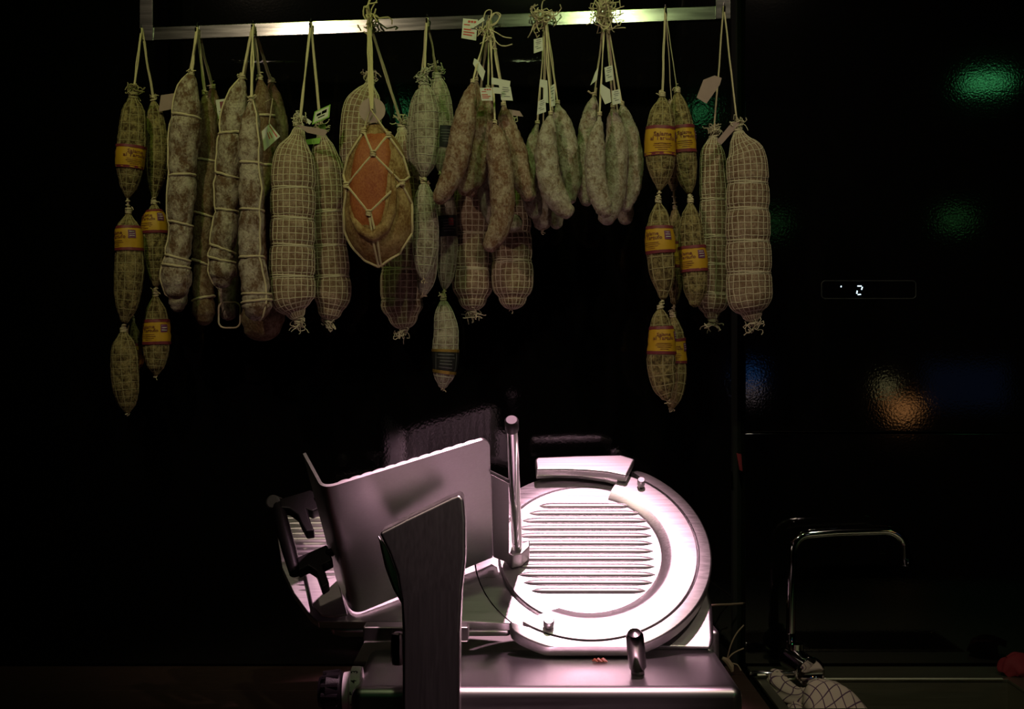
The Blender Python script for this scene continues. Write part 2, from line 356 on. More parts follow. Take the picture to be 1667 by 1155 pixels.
# ------------------------------------------------------------------ bodies of the hanging meats
class Body:
    def __init__(s, pts, Y, rows=60, cols=36, ties=(), pinch=0.06, tw=5.0, lump=0.05, fine=0.012, seed=0,
                 cap=(0.9, 0.9), flat=1.0, cells=None, bulge=0.0, dY=None):
        pts = [(p[0], p[1], p[2], (p[3] if len(p) > 3 else 0.0)) for p in pts]
        A = np.array(pts, float); n = len(A)
        t = np.zeros(n)
        for i in range(1, n): t[i] = t[i-1]+max(1e-3, math.hypot(A[i,0]-A[i-1,0], A[i,1]-A[i-1,1]))
        # catmull-rom on x, y, r, depth offset
        dense = []
        for i in range(n-1):
            a, b, c, d = A[max(i-1,0)], A[i], A[i+1], A[min(i+2,n-1)]
            ta, tb, tc, td = t[max(i-1,0)], t[i], t[i+1], t[min(i+2,n-1)]
            m1 = (c-a)/max(tc-ta, 1e-3)*(tc-tb); m2 = (d-b)/max(td-tb, 1e-3)*(tc-tb)
            for k in range(14):
                q = k/14.0
                h00, h10, h01, h11 = 2*q**3-3*q**2+1, q**3-2*q**2+q, -2*q**3+3*q**2, q**3-q**2
                dense.append(h00*b+h10*m1+h01*c+h11*m2)
        dense.append(A[-1]); D = np.array(dense)
        def capped(D, end, f):
            e = D[0] if end == 0 else D[-1]; o = D[1] if end == 0 else D[-2]
            d = e[:2]-o[:2]; d = d/max(np.linalg.norm(d), 1e-6); out = []
            for k in range(1, 9):
                a = k/8.0*PI/2; q = e.copy(); q[:2] = e[:2]+d*e[2]*f*math.sin(a); q[2] = max(e[2]*math.cos(a), 0.15); out.append(q)
            return np.vstack([np.array(out)[::-1], D]) if end == 0 else np.vstack([D, np.array(out)])
        D = capped(D, 0, cap[0]); D = capped(D, 1, cap[1])
        Yv = Y+D[:, 3]
        X = (D[:, 0]-CX)/F*Yv; Z = CAMZ-(D[:, 1]-CY)/F*Yv; R = np.maximum(D[:, 2], 0.15)*Yv/F
        cen = np.stack([X, Yv, Z], 1)
        L = np.zeros(len(D)); dc = np.linalg.norm(np.diff(cen, axis=0), axis=1); dr = np.diff(R)
        L[1:] = np.cumsum(np.sqrt(dc**2+dr**2)); s.len = L[-1]
        u = np.linspace(0, L[-1], rows)
        ip = lambda arr: np.interp(u, L, arr)
        s.py = ip(D[:, 1]); s.px = ip(D[:, 0]); cen = np.stack([ip(cen[:, i]) for i in range(3)], 1); R = ip(R)
        for ty in ties: R = R*(1-pinch*np.exp(-((s.py-ty)/tw)**2))
        T = np.gradient(cen, axis=0); T /= np.maximum(np.linalg.norm(T, axis=1, keepdims=True), 1e-9)
        # smooth tangents in the caps
        Bv = np.array([0, -1.0, 0]); Bv = Bv-T*(T@Bv)[:, None]; Bv /= np.linalg.norm(Bv, axis=1, keepdims=True)
        Nv = np.cross(Bv, T); Nv = np.where(Nv[:, :1] < 0, -Nv, Nv)
        v = np.linspace(0, 2*PI, cols, endpoint=False)
        s.rows, s.cols = rows, cols; s.cen = cen; s.R = R
        rad = np.cos(v)[None, :, None]*Bv[:, None, :]*flat+np.sin(v)[None, :, None]*Nv[:, None, :]
        G = cen[:, None, :]+R[:, None, None]*rad
        rmax = R.max(); dsp = np.zeros((rows, cols)); so = Vector((seed*7.31, seed*3.17, seed*1.73))
        k1, k2 = 0.55/rmax, 3.2/rmax
        for i in range(rows):
            for j in range(cols):
                p = Vector(G[i, j])
                dsp[i, j] = lump*rmax*noise.noise(p*k1+so)+fine*rmax*noise.noise(p*k2+so)
        if cells:
            uu = np.linspace(0, 1, rows)[:, None]; cc = np.abs(np.sin(PI*cells[0]*uu))**0.6*np.abs(np.sin(0.5*cells[1]*v[None, :]))**0.6
            dsp += bulge*cc
        dsp *= np.clip(R/(rmax*0.35), 0, 1)[:, None]
        s.G = G+rad*dsp[:, :, None]
        du = np.gradient(s.G, axis=0); dv = np.roll(s.G, -1, 1)-np.roll(s.G, 1, 1)
        Nn = np.cross(du, dv); Nn /= np.maximum(np.linalg.norm(Nn, axis=2, keepdims=True), 1e-12)
        sg = np.sign(np.sum(Nn*rad, axis=2, keepdims=True)); sg[sg == 0] = 1; s.N = Nn*sg
        s.N[0] = -T[0]; s.N[-1] = T[-1]
    def at(s, u, v, off=0.0):
        i = min(max(u, 0), 1)*(s.rows-1); j = (v/(2*PI)*s.cols) % s.cols
        i0 = min(int(i), s.rows-2); fi = i-i0; j0 = int(j) % s.cols; fj = j-int(j); j1 = (j0+1) % s.cols
        g = (s.G[i0, j0]*(1-fi)+s.G[i0+1, j0]*fi)*(1-fj)+(s.G[i0, j1]*(1-fi)+s.G[i0+1, j1]*fi)*fj
        n = (s.N[i0, j0]*(1-fi)+s.N[i0+1, j0]*fi)*(1-fj)+(s.N[i0, j1]*(1-fi)+s.N[i0+1, j1]*fi)*fj
        return Vector(g)+Vector(n)*off
    def u_of(s, py): return float(np.interp(py, s.py, np.linspace(0, 1, s.rows)))
    def surf(s, px, py, off=0.0):
        """point on the camera side of the surface seen at a pixel"""
        u = s.u_of(py); v = 0.0
        for _ in range(3):
            i = u*(s.rows-1); i0 = min(int(i), s.rows-2); fi = i-i0
            cx = s.px[i0]*(1-fi)+s.px[i0+1]*fi; R = s.R[i0]*(1-fi)+s.R[i0+1]*fi; Yc = s.cen[i0, 1]
            q = (px-cx)/max(R*F/Yc, 1e-3); v = math.asin(min(max(q, -0.98), 0.98))
        return s.at(u, v, off)
    def mesh(s):
        m = MB(); n, c = s.rows, s.cols
        m.v = [Vector(p) for p in s.G.reshape(-1, 3)]
        for i in range(n-1):
            for j in range(c):
                k = (j+1) % c; m.f.append((i*c+j, i*c+k, (i+1)*c+k, (i+1)*c+j))
        m.f.append(tuple(range(c))[::-1]); m.f.append(tuple((n-1)*c+j for j in range(c)))
        return m
    def ring(s, u, r, tilt=0.0, off=None, seg=44, wob=0.0, sd=0):
        off = r*0.3 if off is None else off
        return [s.at(u+tilt*math.sin(2*PI*k/seg)+wob*noise.noise((sd*3.1+k*0.35, sd, 0)), 2*PI*k/seg, off) for k in range(seg)]
    def net(s, nrow, ncol, r, seed=0, side=4, wob=0.004, skip=0.0):
        m = MB()
        for i in range(1, nrow):
            u = i/nrow; m.tube(s.ring(u, r, 0, r*0.25, max(24, ncol*2), wob, seed+i), r, side, True)
        for j in range(ncol):
            v0 = 2*PI*j/ncol; K = max(24, nrow*2)
            m.tube([s.at(0.01+0.98*k/K, v0+0.05*noise.noise((seed+j*1.7, k*0.25, 3)), r*0.25) for k in range(K+1)], r, side)
        return m
    def patch(s, u0, u1, v0, v1, off, nu=8, nv=24):
        m = MB()
        for i in range(nu+1):
            for j in range(nv+1): m.v.append(s.at(u0+(u1-u0)*i/nu, v0+(v1-v0)*j/nv, off))
        for i in range(nu):
            for j in range(nv):
                a = i*(nv+1)+j; m.f.append((a, a+1, a+nv+2, a+nv+1))
        return m
    def band(s, u0, u1, off, nu=6, nv=40, tilt=0.0):
        """a closed paper sleeve with real thickness"""
        m = MB(); rows = [(u0, off*0.2)]+[(u0+(u1-u0)*i/nu, off) for i in range(nu+1)]+[(u1, off*0.2)]
        for (u, o) in rows:
            for j in range(nv):
                v = 2*PI*j/nv; m.v.append(s.at(u+tilt*math.sin(v), v, o))
        for i in range(len(rows)-1):
            for j in range(nv):
                k = (j+1) % nv; m.f.append((i*nv+j, i*nv+k, (i+1)*nv+k, (i+1)*nv+j))
        return m

# flat lettering, once, to be wrapped round the sleeves
def text_mesh(body, size=1.0, bold=0.02):
    cu = bpy.data.curves.new('lettering', 'FONT'); cu.body = body; cu.size = size; cu.align_x = 'CENTER'; cu.align_y = 'CENTER'
    cu.offset = bold; cu.resolution_u = 2; cu.space_line = 0.8
    o = bpy.data.objects.new('lettering', cu); C.objects.link(o)
    dg_ = bpy.context.evaluated_depsgraph_get(); dg_.update()
    me = o.evaluated_get(dg_).to_mesh()
    vs_ = [(v.co.x, v.co.y) for v in me.vertices]; fs_ = [tuple(p.vertices) for p in me.polygons]
    o.evaluated_get(dg_).to_mesh_clear(); bpy.data.objects.remove(o)
    xs = [v[0] for v in vs_]; ys = [v[1] for v in vs_]
    cx, cy = (min(xs)+max(xs))/2, (min(ys)+max(ys))/2; wd = max(xs)-min(xs)
    return [((x-cx)/wd, (y-cy)/wd) for x, y in vs_], fs_, (max(ys)-min(ys))/wd
TXT = text_mesh('Salame\nal Tartufo')

rng = random.Random(5)
def frayed(cen, size, n, r, seed, mb=None):
    """gathered netting or a twine knot: a bundle of short curling threads"""
    rg = random.Random(seed); m = mb or MB(); cen = Vector(cen)
    for i in range(n):
        p = cen+Vector((rg.uniform(-1,1), rg.uniform(-1,1), rg.uniform(-1,1)))*size*0.25
        d = Vector((rg.uniform(-1,1), rg.uniform(-1,1), rg.uniform(-1,1))).normalized(); pts = [p]
        for k in range(6):
            d = (d+Vector((rg.uniform(-1,1), rg.uniform(-1,1), rg.uniform(-1,1)))*0.8+(cen-p)*(0.5/size)).normalized()
            p = p+d*size*0.28; pts.append(p)
        m.tube(pts, r, 4)
    return m
def knot_loops(cen, size, r, seed, n=3):
    rg = random.Random(seed); m = MB(); cen = Vector(cen)
    for i in range(n):
        h = (i-(n-1)/2)*r*1.7; tx, ty = rg.uniform(-0.25, 0.25), rg.uniform(-0.25, 0.25)
        m.tube([cen+Vector((size*math.cos(a), size*math.sin(a), h+size*(tx*math.cos(a)+ty*math.sin(a)))) for a in [2*PI*k/14 for k in range(14)]], r, 5, True)
    return m
def cord(a, b, r, sag=0.0, seed=0, n=9, twist=0.0006):
    a, b = Vector(a), Vector(b); out = []
    for k in range(n+1):
        q = k/n; p = a.lerp(b, q)
        p += Vector((noise.noise((seed, q*3, 0)), noise.noise((seed+5, q*3, 0)), 0))*twist*math.sin(PI*q)*4
        p.x += sag*math.sin(PI*q); out.append(p)
    return out

# ------------------------------------------------------------------ the hanging meats
HK = dict(A=(231, 46), B=(321, 45), C=(412, 40), D=(506, 37), E=(601, 35), F=(695, 29), G=(797, 26), H=(888, 22), I=(985, 15), J=(1083, 12), K=(1178, 10))
def hookpt(k, dx=0.0, dy=0.0):
    px, py = HK[k]; return P(px+dx, py+dy, Yr(px)-0.008)
PXM = 2.5/F   # metres per pixel at the rail

def sleeve(t, B, py0, py1, style, turn=0.0, tilt=0.0):
    """printed paper sleeve round a salami between two pixel heights"""
    u0, u1 = B.u_of(py0), B.u_of(py1); e = (u1-u0)
    if style == 'yellow':
        b = B.band(u0, u1, 0.0016, tilt=tilt).build('label_sleeve', M['yellow'], t, label='yellow paper sleeve with maroon edges')
        for (q0, q1) in ((u0, u0+e*0.11), (u1-e*0.11, u1)):
            B.band(q0, q1, 0.0019, 2, tilt=tilt).build('sleeve_border', M['maroon'], b)
        R = float(np.interp((u0+u1)/2, np.linspace(0, 1, B.rows), B.R)); H = e*B.len
        vs_, fs_, asp = TXT
        for side in (0, PI):
            wv = 1.62; m = MB()
            for (x, y) in vs_:
                v = turn+side+x*wv
                m.v.append(B.at((u0+e*0.36)-y*wv*R*0.9/B.len+tilt*math.sin(v), v, 0.0023))
            m.f = list(fs_); m.build('lettering', M['ink'], b, smooth=False, label='Salame al Tartufo')
            m = MB()
            for k in range(4):
                uu = u0+e*(0.60+0.07*k); hw = (0.55, 0.62, 0.5, 0.3)[k]
                q = B.patch(uu, uu+e*0.018, turn+side-hw, turn+side+hw, 0.0022, 1, 10); m.add(q.v, q.f)
            m.build('fine_print', M['ink'], b, smooth=False)
            v0 = turn+side+0.98
            p = B.patch(u0+e*0.20, u0+e*0.52, v0, v0+0.55, 0.0022, 2, 6).build('purple_seal', M['purple'], b, smooth=False)
            m = MB()
            for k in range(3):
                uu = u0+e*(0.25+0.085*k); q = B.patch(uu, uu+e*0.022, v0+0.08, v0+0.47, 0.0025, 1, 4); m.add(q.v, q.f)
            m.build('seal_print', M['paper'], b, smooth=False)
    else:
        b = B.band(u0, u1, 0.0016).build('label_sleeve', M['blacklabel'], t, label='black paper sleeve')
        if style == 'gold':
            for (q0, q1) in ((u0, u0+e*0.11), (u1-e*0.12, u1)):
                B.band(q0, q1, 0.0020, 2).build('gold_border', M['gold'], b)
        if style == 'red':
            B.patch(u0+e*0.15, u0+e*0.5, turn, turn+0.5, 0.002, 2, 4).build('red_seal', M['redseal'], b, smooth=False)
        m = MB(); rg = random.Random(int(py0))
        for k in range(5):
            uu = u0+e*(0.2+0.13*k); hw = rg.uniform(0.45, 0.75)
            q = B.patch(uu, uu+e*0.035, turn-hw, turn+hw, 0.0021, 1, 10); m.add(q.v, q.f)
        for s in (-1, 1):
            q = B.patch(u0+e*0.14, u1-e*0.14, turn+s*0.85, turn+s*0.85+0.05, 0.0021, 4, 1); m.add(q.v, q.f)
        m.build('fine_print', M['greyprint'], b, smooth=False)

SEED = [0]
def meat(name, cat, label, group, pts, Y, mat, net=None, ties=(), twines=(), spine=None, bands=(), hang=None, link=None,
         rows=60, cols=36, lump=0.06, fine=0.02, pinch=0.06, tw=5, cap=(0.9, 0.9), flat=1.0, bulge=0.0, knot='twine',
         tail=False, sr=1.25, strands=2, spread=5):
    SEED[0] += 1; sd = SEED[0]
    B = Body(pts, Y, rows, cols, list(ties)+[q[0] for q in twines], pinch, tw, lump, fine, sd, cap, flat,
             cells=(net[0], net[1]) if net and bulge else None, bulge=bulge)
    top = B.at(0, 0); bot = B.at(1, 0); k = Y/F
    t = thing(name, label, cat, top, group)
    body = B.mesh().build('casing', M[mat], t, angle=80)
    if net: B.net(net[0], net[1], net[2]*k, sd).build('netting', M[net[3]], t, angle=80)
    for ty in ties:
        m = MB(); m.tube(B.ring(B.u_of(ty), 1.3*k, 0.004, 0.4*k, 48, 0.003, sd), 1.4*k, 5, True)
        m.tube(B.ring(B.u_of(ty+2.5), 1.3*k, -0.004, 0.4*k, 48, 0.003, sd+9), 1.2*k, 5, True)
        m.build('tie_cord', M[net[3]] if net else M['twine'], t)
    for (ty, tl) in twines:
        MB().tube(B.ring(B.u_of(ty), 2*k, tl, 1.1*k, 40, 0.003, sd), 2.1*k, 6, True).build('twine_loop', M['twine'], t)
    if spine is not None:
        pts_ = [B.at(0.01+0.97*q/30, spine+0.25*noise.noise((sd, q*0.3, 1)), 0.9*k) for q in range(31)]
        MB().tube(pts_, 1.7*k, 5).build('long_twine', M['twine'], t)
    for bnd in bands: sleeve(t, B, *bnd)
    kt = top+Vector((0, 0, 2.5*k))
    if knot == 'twine':
        m = knot_loops(kt, 4.2*k, 1.5*k, sd, 3); frayed(kt+Vector((0, 0, 2*k)), 8*k, 5, 0.8*k, sd, m); m.build('knot', M['twine'], t)
    elif knot == 'net':
        m = knot_loops(kt-Vector((0, 0, 3*k)), 6.5*k, 1.6*k, sd, 3); frayed(kt+Vector((0, 0, 7*k)), 15*k, 26, 0.85*k, sd, m); m.build('knot', M[net[3]] if net else M['net'], t)
    elif knot == 'small':
        m = knot_loops(kt, 3.0*k, 1.2*k, sd, 3); m.build('knot', M['twine'], t)
    if tail:
        m = knot_loops(bot+Vector((0, 0, -1*k)), 6*k, 1.5*k, sd, 2); frayed(bot-Vector((0, 0, 6*k)), 15*k, 24, 0.8*k, sd+50, m)
        m.build('tail_knot', M[net[3]] if net else M['twine'], t)
    elif tail is None:
        frayed(bot-Vector((0, 0, 1*k)), 6*k, 6, 0.8*k, sd+50).build('tail_knot', M['twine'], t)
    if hang:
        hp = hookpt(hang)
        for i in range(strands):
            f = (i-(strands-1)/2)
            MB().tube(cord(hp+Vector((f*1.6*k, -0.002*abs(f), 0)), kt+Vector((f*spread*0.35*k, 0, -1*k)), sr*k, 0, sd+i*3), sr*k, 5).build('string', M['twine'], t)
    if link:
        m = MB(); lp = Vector(link)
        m.tube(cord(lp, kt, 1.2*k, 0, sd, 6), 1.9*k, 5)
        for q in (0.25, 0.55, 0.8):
            m.tube([lp.lerp(kt, q)+Vector((3.2*k*math.cos(a), 3.2*k*math.sin(a), 0.8*k*math.sin(a+q*9))) for a in [2*PI*j/10 for j in range(10)]], 1.1*k, 4, True)
        m.build('link_string', M['twine'], t)
    t_b = (t, B, bot)
    return t_b
def papertag(t, quad, Y, mat='paper', dep=0.0006, marks=None, depths=None, name='paper_tag', label=None):
    pts = [P(x, y, Y+(depths[i] if depths else 0)) for i, (x, y) in enumerate(quad)]
    nrm = (pts[1]-pts[0]).cross(pts[-1]-pts[0]).normalized()
    if nrm.y > 0: nrm = -nrm
    o = MB().prism(pts, -nrm*dep, 0).build(name, M[mat], t, smooth=False, label=label)
    if marks and len(pts) == 4:
        for (mk, rects) in marks:
            m = MB()
            for (a0, b0, a1, b1) in rects:
                f = lambda a, b: (pts[0].lerp(pts[1], a)).lerp(pts[3].lerp(pts[2], a), b)+nrm*0.0004
                m.prism([f(a0, b0), f(a1, b0), f(a1, b1), f(a0, b1)], -nrm*0.0003, 0)
            m.build('print', M[mk], o, smooth=False)
    return o
REDM = [('red', [(0.35,0.08,0.5,0.18),(0.55,0.08,0.7,0.18),(0.75,0.08,0.9,0.18),(0.1,0.27,0.5,0.32),(0.1,0.5,0.6,0.56),(0.1,0.63,0.85,0.69),(0.1,0.76,0.7,0.82)])]
GREYM = [('greyink', [(0.3,0.1,0.8,0.15),(0.2,0.25,0.85,0.3),(0.3,0.38,0.75,0.42),(0.15,0.55,0.5,0.6),(0.3,0.7,0.8,0.75)])]

# --- A: truffle salamis in two strings at the left end of the rail
GA = 'truffle salami strings hanging at the dim end of the rail'
Ya = Yr(232)
def truffle(label, grp, pts, Y, bands=(), **kw):
    kw.setdefault('net', (13, 9, 0.65, 'net_green'))
    return meat('truffle_salami', 'salami', label, grp, pts, Y, 'truffle', bands=bands, lump=0.10, fine=0.04, bulge=0.0012, cols=45, rows=66, **kw)
a1 = truffle('netted truffle salami with yellow sleeve round its lower half, beside pale twine-tied salamis', GA,
    [(217,160,6),(217,178,17),(216,220,21),(212,270,21),(209,305,13),(208,318,5)], Ya-0.035, [(238,275,'yellow',0.55)], hang='A', knot='net')
a4 = truffle('plain greenish netted truffle salami without a sleeve, second link above a short sleeved one', GA,
    [(250,166,4),(252,185,12),(255,225,17),(255,270,17),(252,305,10),(251,322,4)], Ya+0.02, hang='A')
a2 = truffle('long netted truffle salami with yellow sleeve near its top, middle of the outermost chain', GA,
    [(209,352,6),(209,370,18),(210,410,22),(209,460,22),(206,500,17),(203,522,6)], Ya-0.03, [(369,409,'yellow',-0.75)], link=a1[2])
a5 = truffle('short netted truffle salami with yellow sleeve covering its top half', GA,
    [(251,338,6),(252,352,17),(253,390,21),(254,420,20),(254,450,12),(254,463,5)], Ya+0.02, [(343,381,'yellow',-0.55)], link=a4[2])
a3 = truffle('bare wrinkled netted truffle salami hanging lowest beside the black wall', GA,
    [(201,545,6),(202,560,17),(203,600,22),(206,635,20),(207,660,12),(207,669,5)], Ya-0.025, link=a2[2], tail=None)
a6 = truffle('netted truffle salami with yellow sleeve at its middle, end link of the inner chain', GA,
    [(253,486,5),(253,505,16),(254,540,20),(255,575,19),(254,598,13),(254,607,5)], Ya+0.02, [(521,561,'yellow',-0.4)], link=a5[2], tail=None)
a7 = truffle('truffle salami half hidden behind the bare wrinkled one', GA,
    [(216,530,5),(216,545,13),(217,570,15),(217,592,13),(216,606,5)], Ya+0.055, [(560,596,'yellow',0.2)], hang=None, link=P(214,505,Ya+0.055), knot='small')

# --- B: long white salamis tied with twine
GB = 'long twine-tied mould salamis'
Yb = Yr(321)
def long_salami(label, pts, Y, twines, mat='mould', **kw):
    kw.setdefault('lump', 0.17); kw.setdefault('sr', 1.7)
    return meat('twine_tied_salami', 'salami', label, GB, pts, Y, mat, twines=twines, rows=90, cols=40, fine=0.075, pinch=0.14, tw=5, **kw)
b1 = long_salami('longest pale mouldy salami with flared foot, bound by five twine loops', 
    [(310,128,8),(306,150,18),(303,200,24),(298,290,22),(294,365,20),(290,415,19),(288,440,25),(287,462,25),(287,470,20)], Yb-0.035,
    [(190,0.008),(286,-0.006),(364,0.008),(420,0.010),(434,0.004)], spine=-1.3, hang='B')
b2 = long_salami('greyish brown twine-tied salami hanging against the flared one, ending in a rounded foot',
    [(334,160,7),(335,180,15),(336,240,20),(334,330,19),(331,400,16),(331,450,14),(331,490,19),(332,512,20),(332,516,16)], Yb+0.025,
    [(262,0.006),(350,0.012),(428,0.016),(486,-0.01)], 'mould_brown', hang='B')
b3 = long_salami('greenish topped salami mostly hidden behind the greyish brown twine-tied one',
    [(346,150,7),(348,180,12),(350,260,13),(348,360,13),(346,440,12),(345,470,9)], Yb+0.075, [(300,0.0)], 'mould_brown', hang='B')
b4 = long_salami('salami hidden behind the flared pale one, only its shaded foot showing',
    [(300,200,8),(298,260,14),(294,380,14),(290,470,15),(289,494,16),(289,498,12)], Yb+0.075, [(300,0.0)], hang='B')
papertag(b1[0], [(262,155),(283,152),(279,178),(258,182)], Yb+0.01, 'paper_pink')
papertag(b2[0], [(351,163),(371,160),(375,192),(355,194)], Yb+0.06, 'paper', marks=[('maroon', [(0.3,0.12,0.7,0.48)]), ('greyink', [(0.15,0.6,0.85,0.64),(0.15,0.72,0.85,0.76),(0.15,0.84,0.85,0.88)])])

# --- C: second bunch of twine-tied salamis
Yc = Yr(412)
c1 = long_salami('blotchy twine-tied salami with a crooked squat foot, hanging beside the white crusted one',
    [(393,134,7),(388,155,15),(377,215,22),(371,290,20),(369,350,21),(364,400,20),(361,425,23),(362,448,23),(362,455,17)], Yc-0.01,
    [(218,-0.012),(287,0.014),(343,0.004),(405,0.014),(424,0.012)], spine=-1.25, hang='C', sr=1.5)
c2 = long_salami('white crusted twine-tied salami with flat cut foot, foremost of its bunch',
    [(409,170,7),(408,190,15),(408,230,18),(409,290,20),(409,350,20),(409,410,20),(413,450,22),(416,480,25),(417,500,25),(417,504,21)], Yc-0.085,
    [(266,0.004),(342,0.004),(419,0.004),(479,0.006),(491,-0.004)], spine=0.9, hang='C')
c3 = long_salami('brown salami with twine knot hanging behind the white crusted one',
    [(424,135,7),(427,155,16),(430,200,20),(432,300,19),(430,400,17),(428,480,28),(427,520,34),(427,530,29)], Yc+0.045, [(190,0.0),(270,0.0)], 'mould_brown', hang='C')
c4 = long_salami('slim olive salami at the rear beside the netted roll with frayed white collar',
    [(442,140,6),(445,160,13),(451,200,17),(453,260,16),(452,330,15),(450,400,14),(448,430,12)], Yc+0.10, [(330,0.0)], 'mould_brown', hang='C')
c5 = long_salami('salami whose shaded foot carries a hanging twine ring, behind the crooked one',
    [(385,190,6),(384,230,14),(380,330,14),(375,430,16),(372,490,18),(372,508,16)], Yc+0.075, [(300,0.0)], hang='C')
MB().tube([P(x, y, Yc+0.045) for x, y in rrect(356, 492, 391, 534, 10)], 0.0016, 6, True).build('twine_ring', M['twine'], c5[0])
papertag(c4[0], [(439,201),(456,222),(430,246),(426,214)], Yc-0.01, 'paper', marks=[('red', [(0.1,0.1,0.9,0.16),(0.35,0.35,0.75,0.4),(0.3,0.5,0.7,0.55)])])
MB().tube([P(432,166,Yc-0.012), P(444,160,Yc-0.02), P(438,202,Yc-0.011)], 0.001, 5).build('tag_string', M['twine'], c4[0])

# --- D: two fat netted rolls
GD = 'fat netted meat rolls'
Yd = Yr(506)
def roll(label, pts, Y, ties, net, mat='roll', **kw):
    kw.setdefault('tail', True); kw.setdefault('knot', 'net')
    return meat('netted_roll', 'cured meat', label, GD, pts, Y, mat, net=net, ties=ties, rows=150, cols=108, lump=0.06, fine=0.014,
                pinch=0.08, tw=6, bulge=0.0010, sr=1.5, **kw)
d1 = roll('plump netted roll with frayed white collar, foremost of the two beside the rope-bound ham',
    [(486,214,9),(484,226,13),(479,250,29),(477,285,35),(477,330,35.5),(476,380,35.5),(475,425,35.5),(475,470,36.5),(476,490,34),(479,502,25),(481,508,15)], Yd-0.03,
    (307,356,400,450), (33, 21, 0.8, 'net'), hang='D')
d2 = roll('slimmer netted roll with curly tail thread, partly behind the plump one with frayed collar',
    [(524,226,8),(526,240,17),(530,275,27),(533,330,28),(537,400,28.5),(540,450,29),(540,485,29),(537,504,19)], Yd+0.02,
    (345,400,450), (34, 18, 0.75, 'net'), hang='D')
papertag(d1[0], [(482,203),(530,211),(533,215),(528,222),(500,216)], Yd-0.055, 'paper_pink', label='pink card tag')
papertag(d2[0], [(512,182),(538,170),(536,191),(508,203)], Yd-0.02, 'greenprint', marks=[('paper', [(0.08,0.1,0.92,0.9)]), ('red', [(0.2,0.3,0.45,0.5),(0.5,0.25,0.8,0.5),(0.3,0.6,0.7,0.7)])], label='green edged paper tag')
papertag(d2[0], [(481,180),(508,198),(504,203),(484,187)], Yd-0.01, 'paper')
papertag(d2[0], [(494,228),(522,224),(520,234),(492,236)], Yd-0.0, 'greenprint')
papertag(d2[0], [(518,204),(530,201),(530,210),(520,210)], Yd-0.0, 'greenprint')

# --- E: rope-bound ham and the rolls behind it
Ye = Yr(601)
e1 = roll('netted roll hanging directly behind the orange ham, its shoulder rising above it', [(601,140,8),(597,155,22),(590,180,31),(586,230,32),(588,300,32),(592,350,30),(595,380,20)], Ye+0.075,
    (), (30, 20, 0.8, 'net'), 'roll', hang='E', strands=2, tail=False)
e3 = roll('shaded netted roll showing below the orange ham', [(655,215,8),(657,250,26),(657,330,32),(655,400,33),(655,470,33),(655,500,32),(656,516,22)], Ye+0.105,
    (380,438,488), (34, 21, 0.8, 'net'), 'roll', hang='E')
SEED[0] += 1
HB = Body([(608,209,14),(609,216,24),(611,245,42),(613,290,52),(615,340,56),(616,375,54),(616,402,41),(616,422,22),(616,432,9)], Ye-0.065, 110, 80,
          lump=0.07, fine=0.02, seed=71, cap=(0.6, 0.5), flat=0.72)
ham = thing('cured_ham', 'orange cured ham bound in knotted rope, the only piece with bare red meat', 'ham', HB.at(0, 0))
HB.mesh().build('rind', M['rind'], ham, angle=80)
m = MB(); NR, NC = 30, 22     # bare meat inside the rind
left = [(212,597),(225,588),(250,577),(300,569),(340,569),(365,577),(380,590)]; right = [(212,622),(225,636),(250,641),(300,637),(340,633),(365,626),(380,612)]
for i in range(NR+1):
    y = 212+168*i/NR; xl = np.interp(y, [a for a, _ in left], [b for _, b in left]); xr = np.interp(y, [a for a, _ in right], [b for _, b in right])
    for j in range(NC+1):
        q = j/NC; edge = min(q, 1-q, i/NR, 1-i/NR)*2
        o = -0.002+0.005*min(1, edge*4)+0.001*noise.noise((i*0.3, j*0.3, 2))
        m.v.append(HB.surf(xl+(xr-xl)*q, y, o))
for i in range(NR):
    for j in range(NC):
        a = i*(NC+1)+j; m.f.append((a, a+1, a+NC+2, a+NC+1))
m.build('meat_face', M['meat'], ham, angle=80, label='bare orange red meat')
lip = [(641,280),(643,320),(640,350),(630,374),(612,388),(592,378),(578,358),(571,332)]
sm_ = []
for i in range(len(lip)-1):
    for k in range(5): sm_.append((lip[i][0]+(lip[i+1][0]-lip[i][0])*k/5, lip[i][1]+(lip[i+1][1]-lip[i][1])*k/5))
m = MB(); m.tube([HB.surf(x, y, 0.001) for x, y in sm_], [0.0025+0.0075*math.sin(PI*i/(len(sm_)-1)) for i in range(len(sm_))], 10)
m.build('rind_lip', M['rind'], ham, angle=80, label='folded lip of rind')
def on_ham(line, n=10, off=0.0022):
    out = []
    for i in range(len(line)-1):
        for k in range(n): q = k/n; out.append(HB.surf(line[i][0]+(line[i+1][0]-line[i][0])*q, line[i][1]+(line[i+1][1]-line[i][1])*q, off))
    out.append(HB.surf(*line[-1], off)); return out
kn = dict(a=(594,216), b=(632,226), c=(611,256), d=(569,303), e=(654,303), f=(605,351), g=(617,434))
ropes = [[kn['a'], kn['c']], [kn['b'], kn['c']], [kn['c'], kn['d']], [kn['c'], kn['e']], [kn['d'], kn['f']], [kn['e'], kn['f']], [kn['f'], (611,395), kn['g']],
         [(608,352), (618,395), (621,433)], [kn['d'], (562,285), (570,255), kn['a']], [kn['e'], (664,292), (655,260), kn['b']],
         [kn['d'], (563,340), (563,385), (585,418), kn['g']], [kn['e'], (668,335), (668,380), (648,412), kn['g']]]
for line in ropes: MB().tube(on_ham(line), 0.0021, 6).build('net_rope', M['rope'], ham)
for q in 'abcdef': knot_loops(HB.surf(*kn[q], 0.0035), 0.0036, 0.0021, ord(q), 3).build('rope_knot', M['rope'], ham)
hp = hookpt('E')
m = MB()
ring_c = P(605, 178, Ye-0.085)
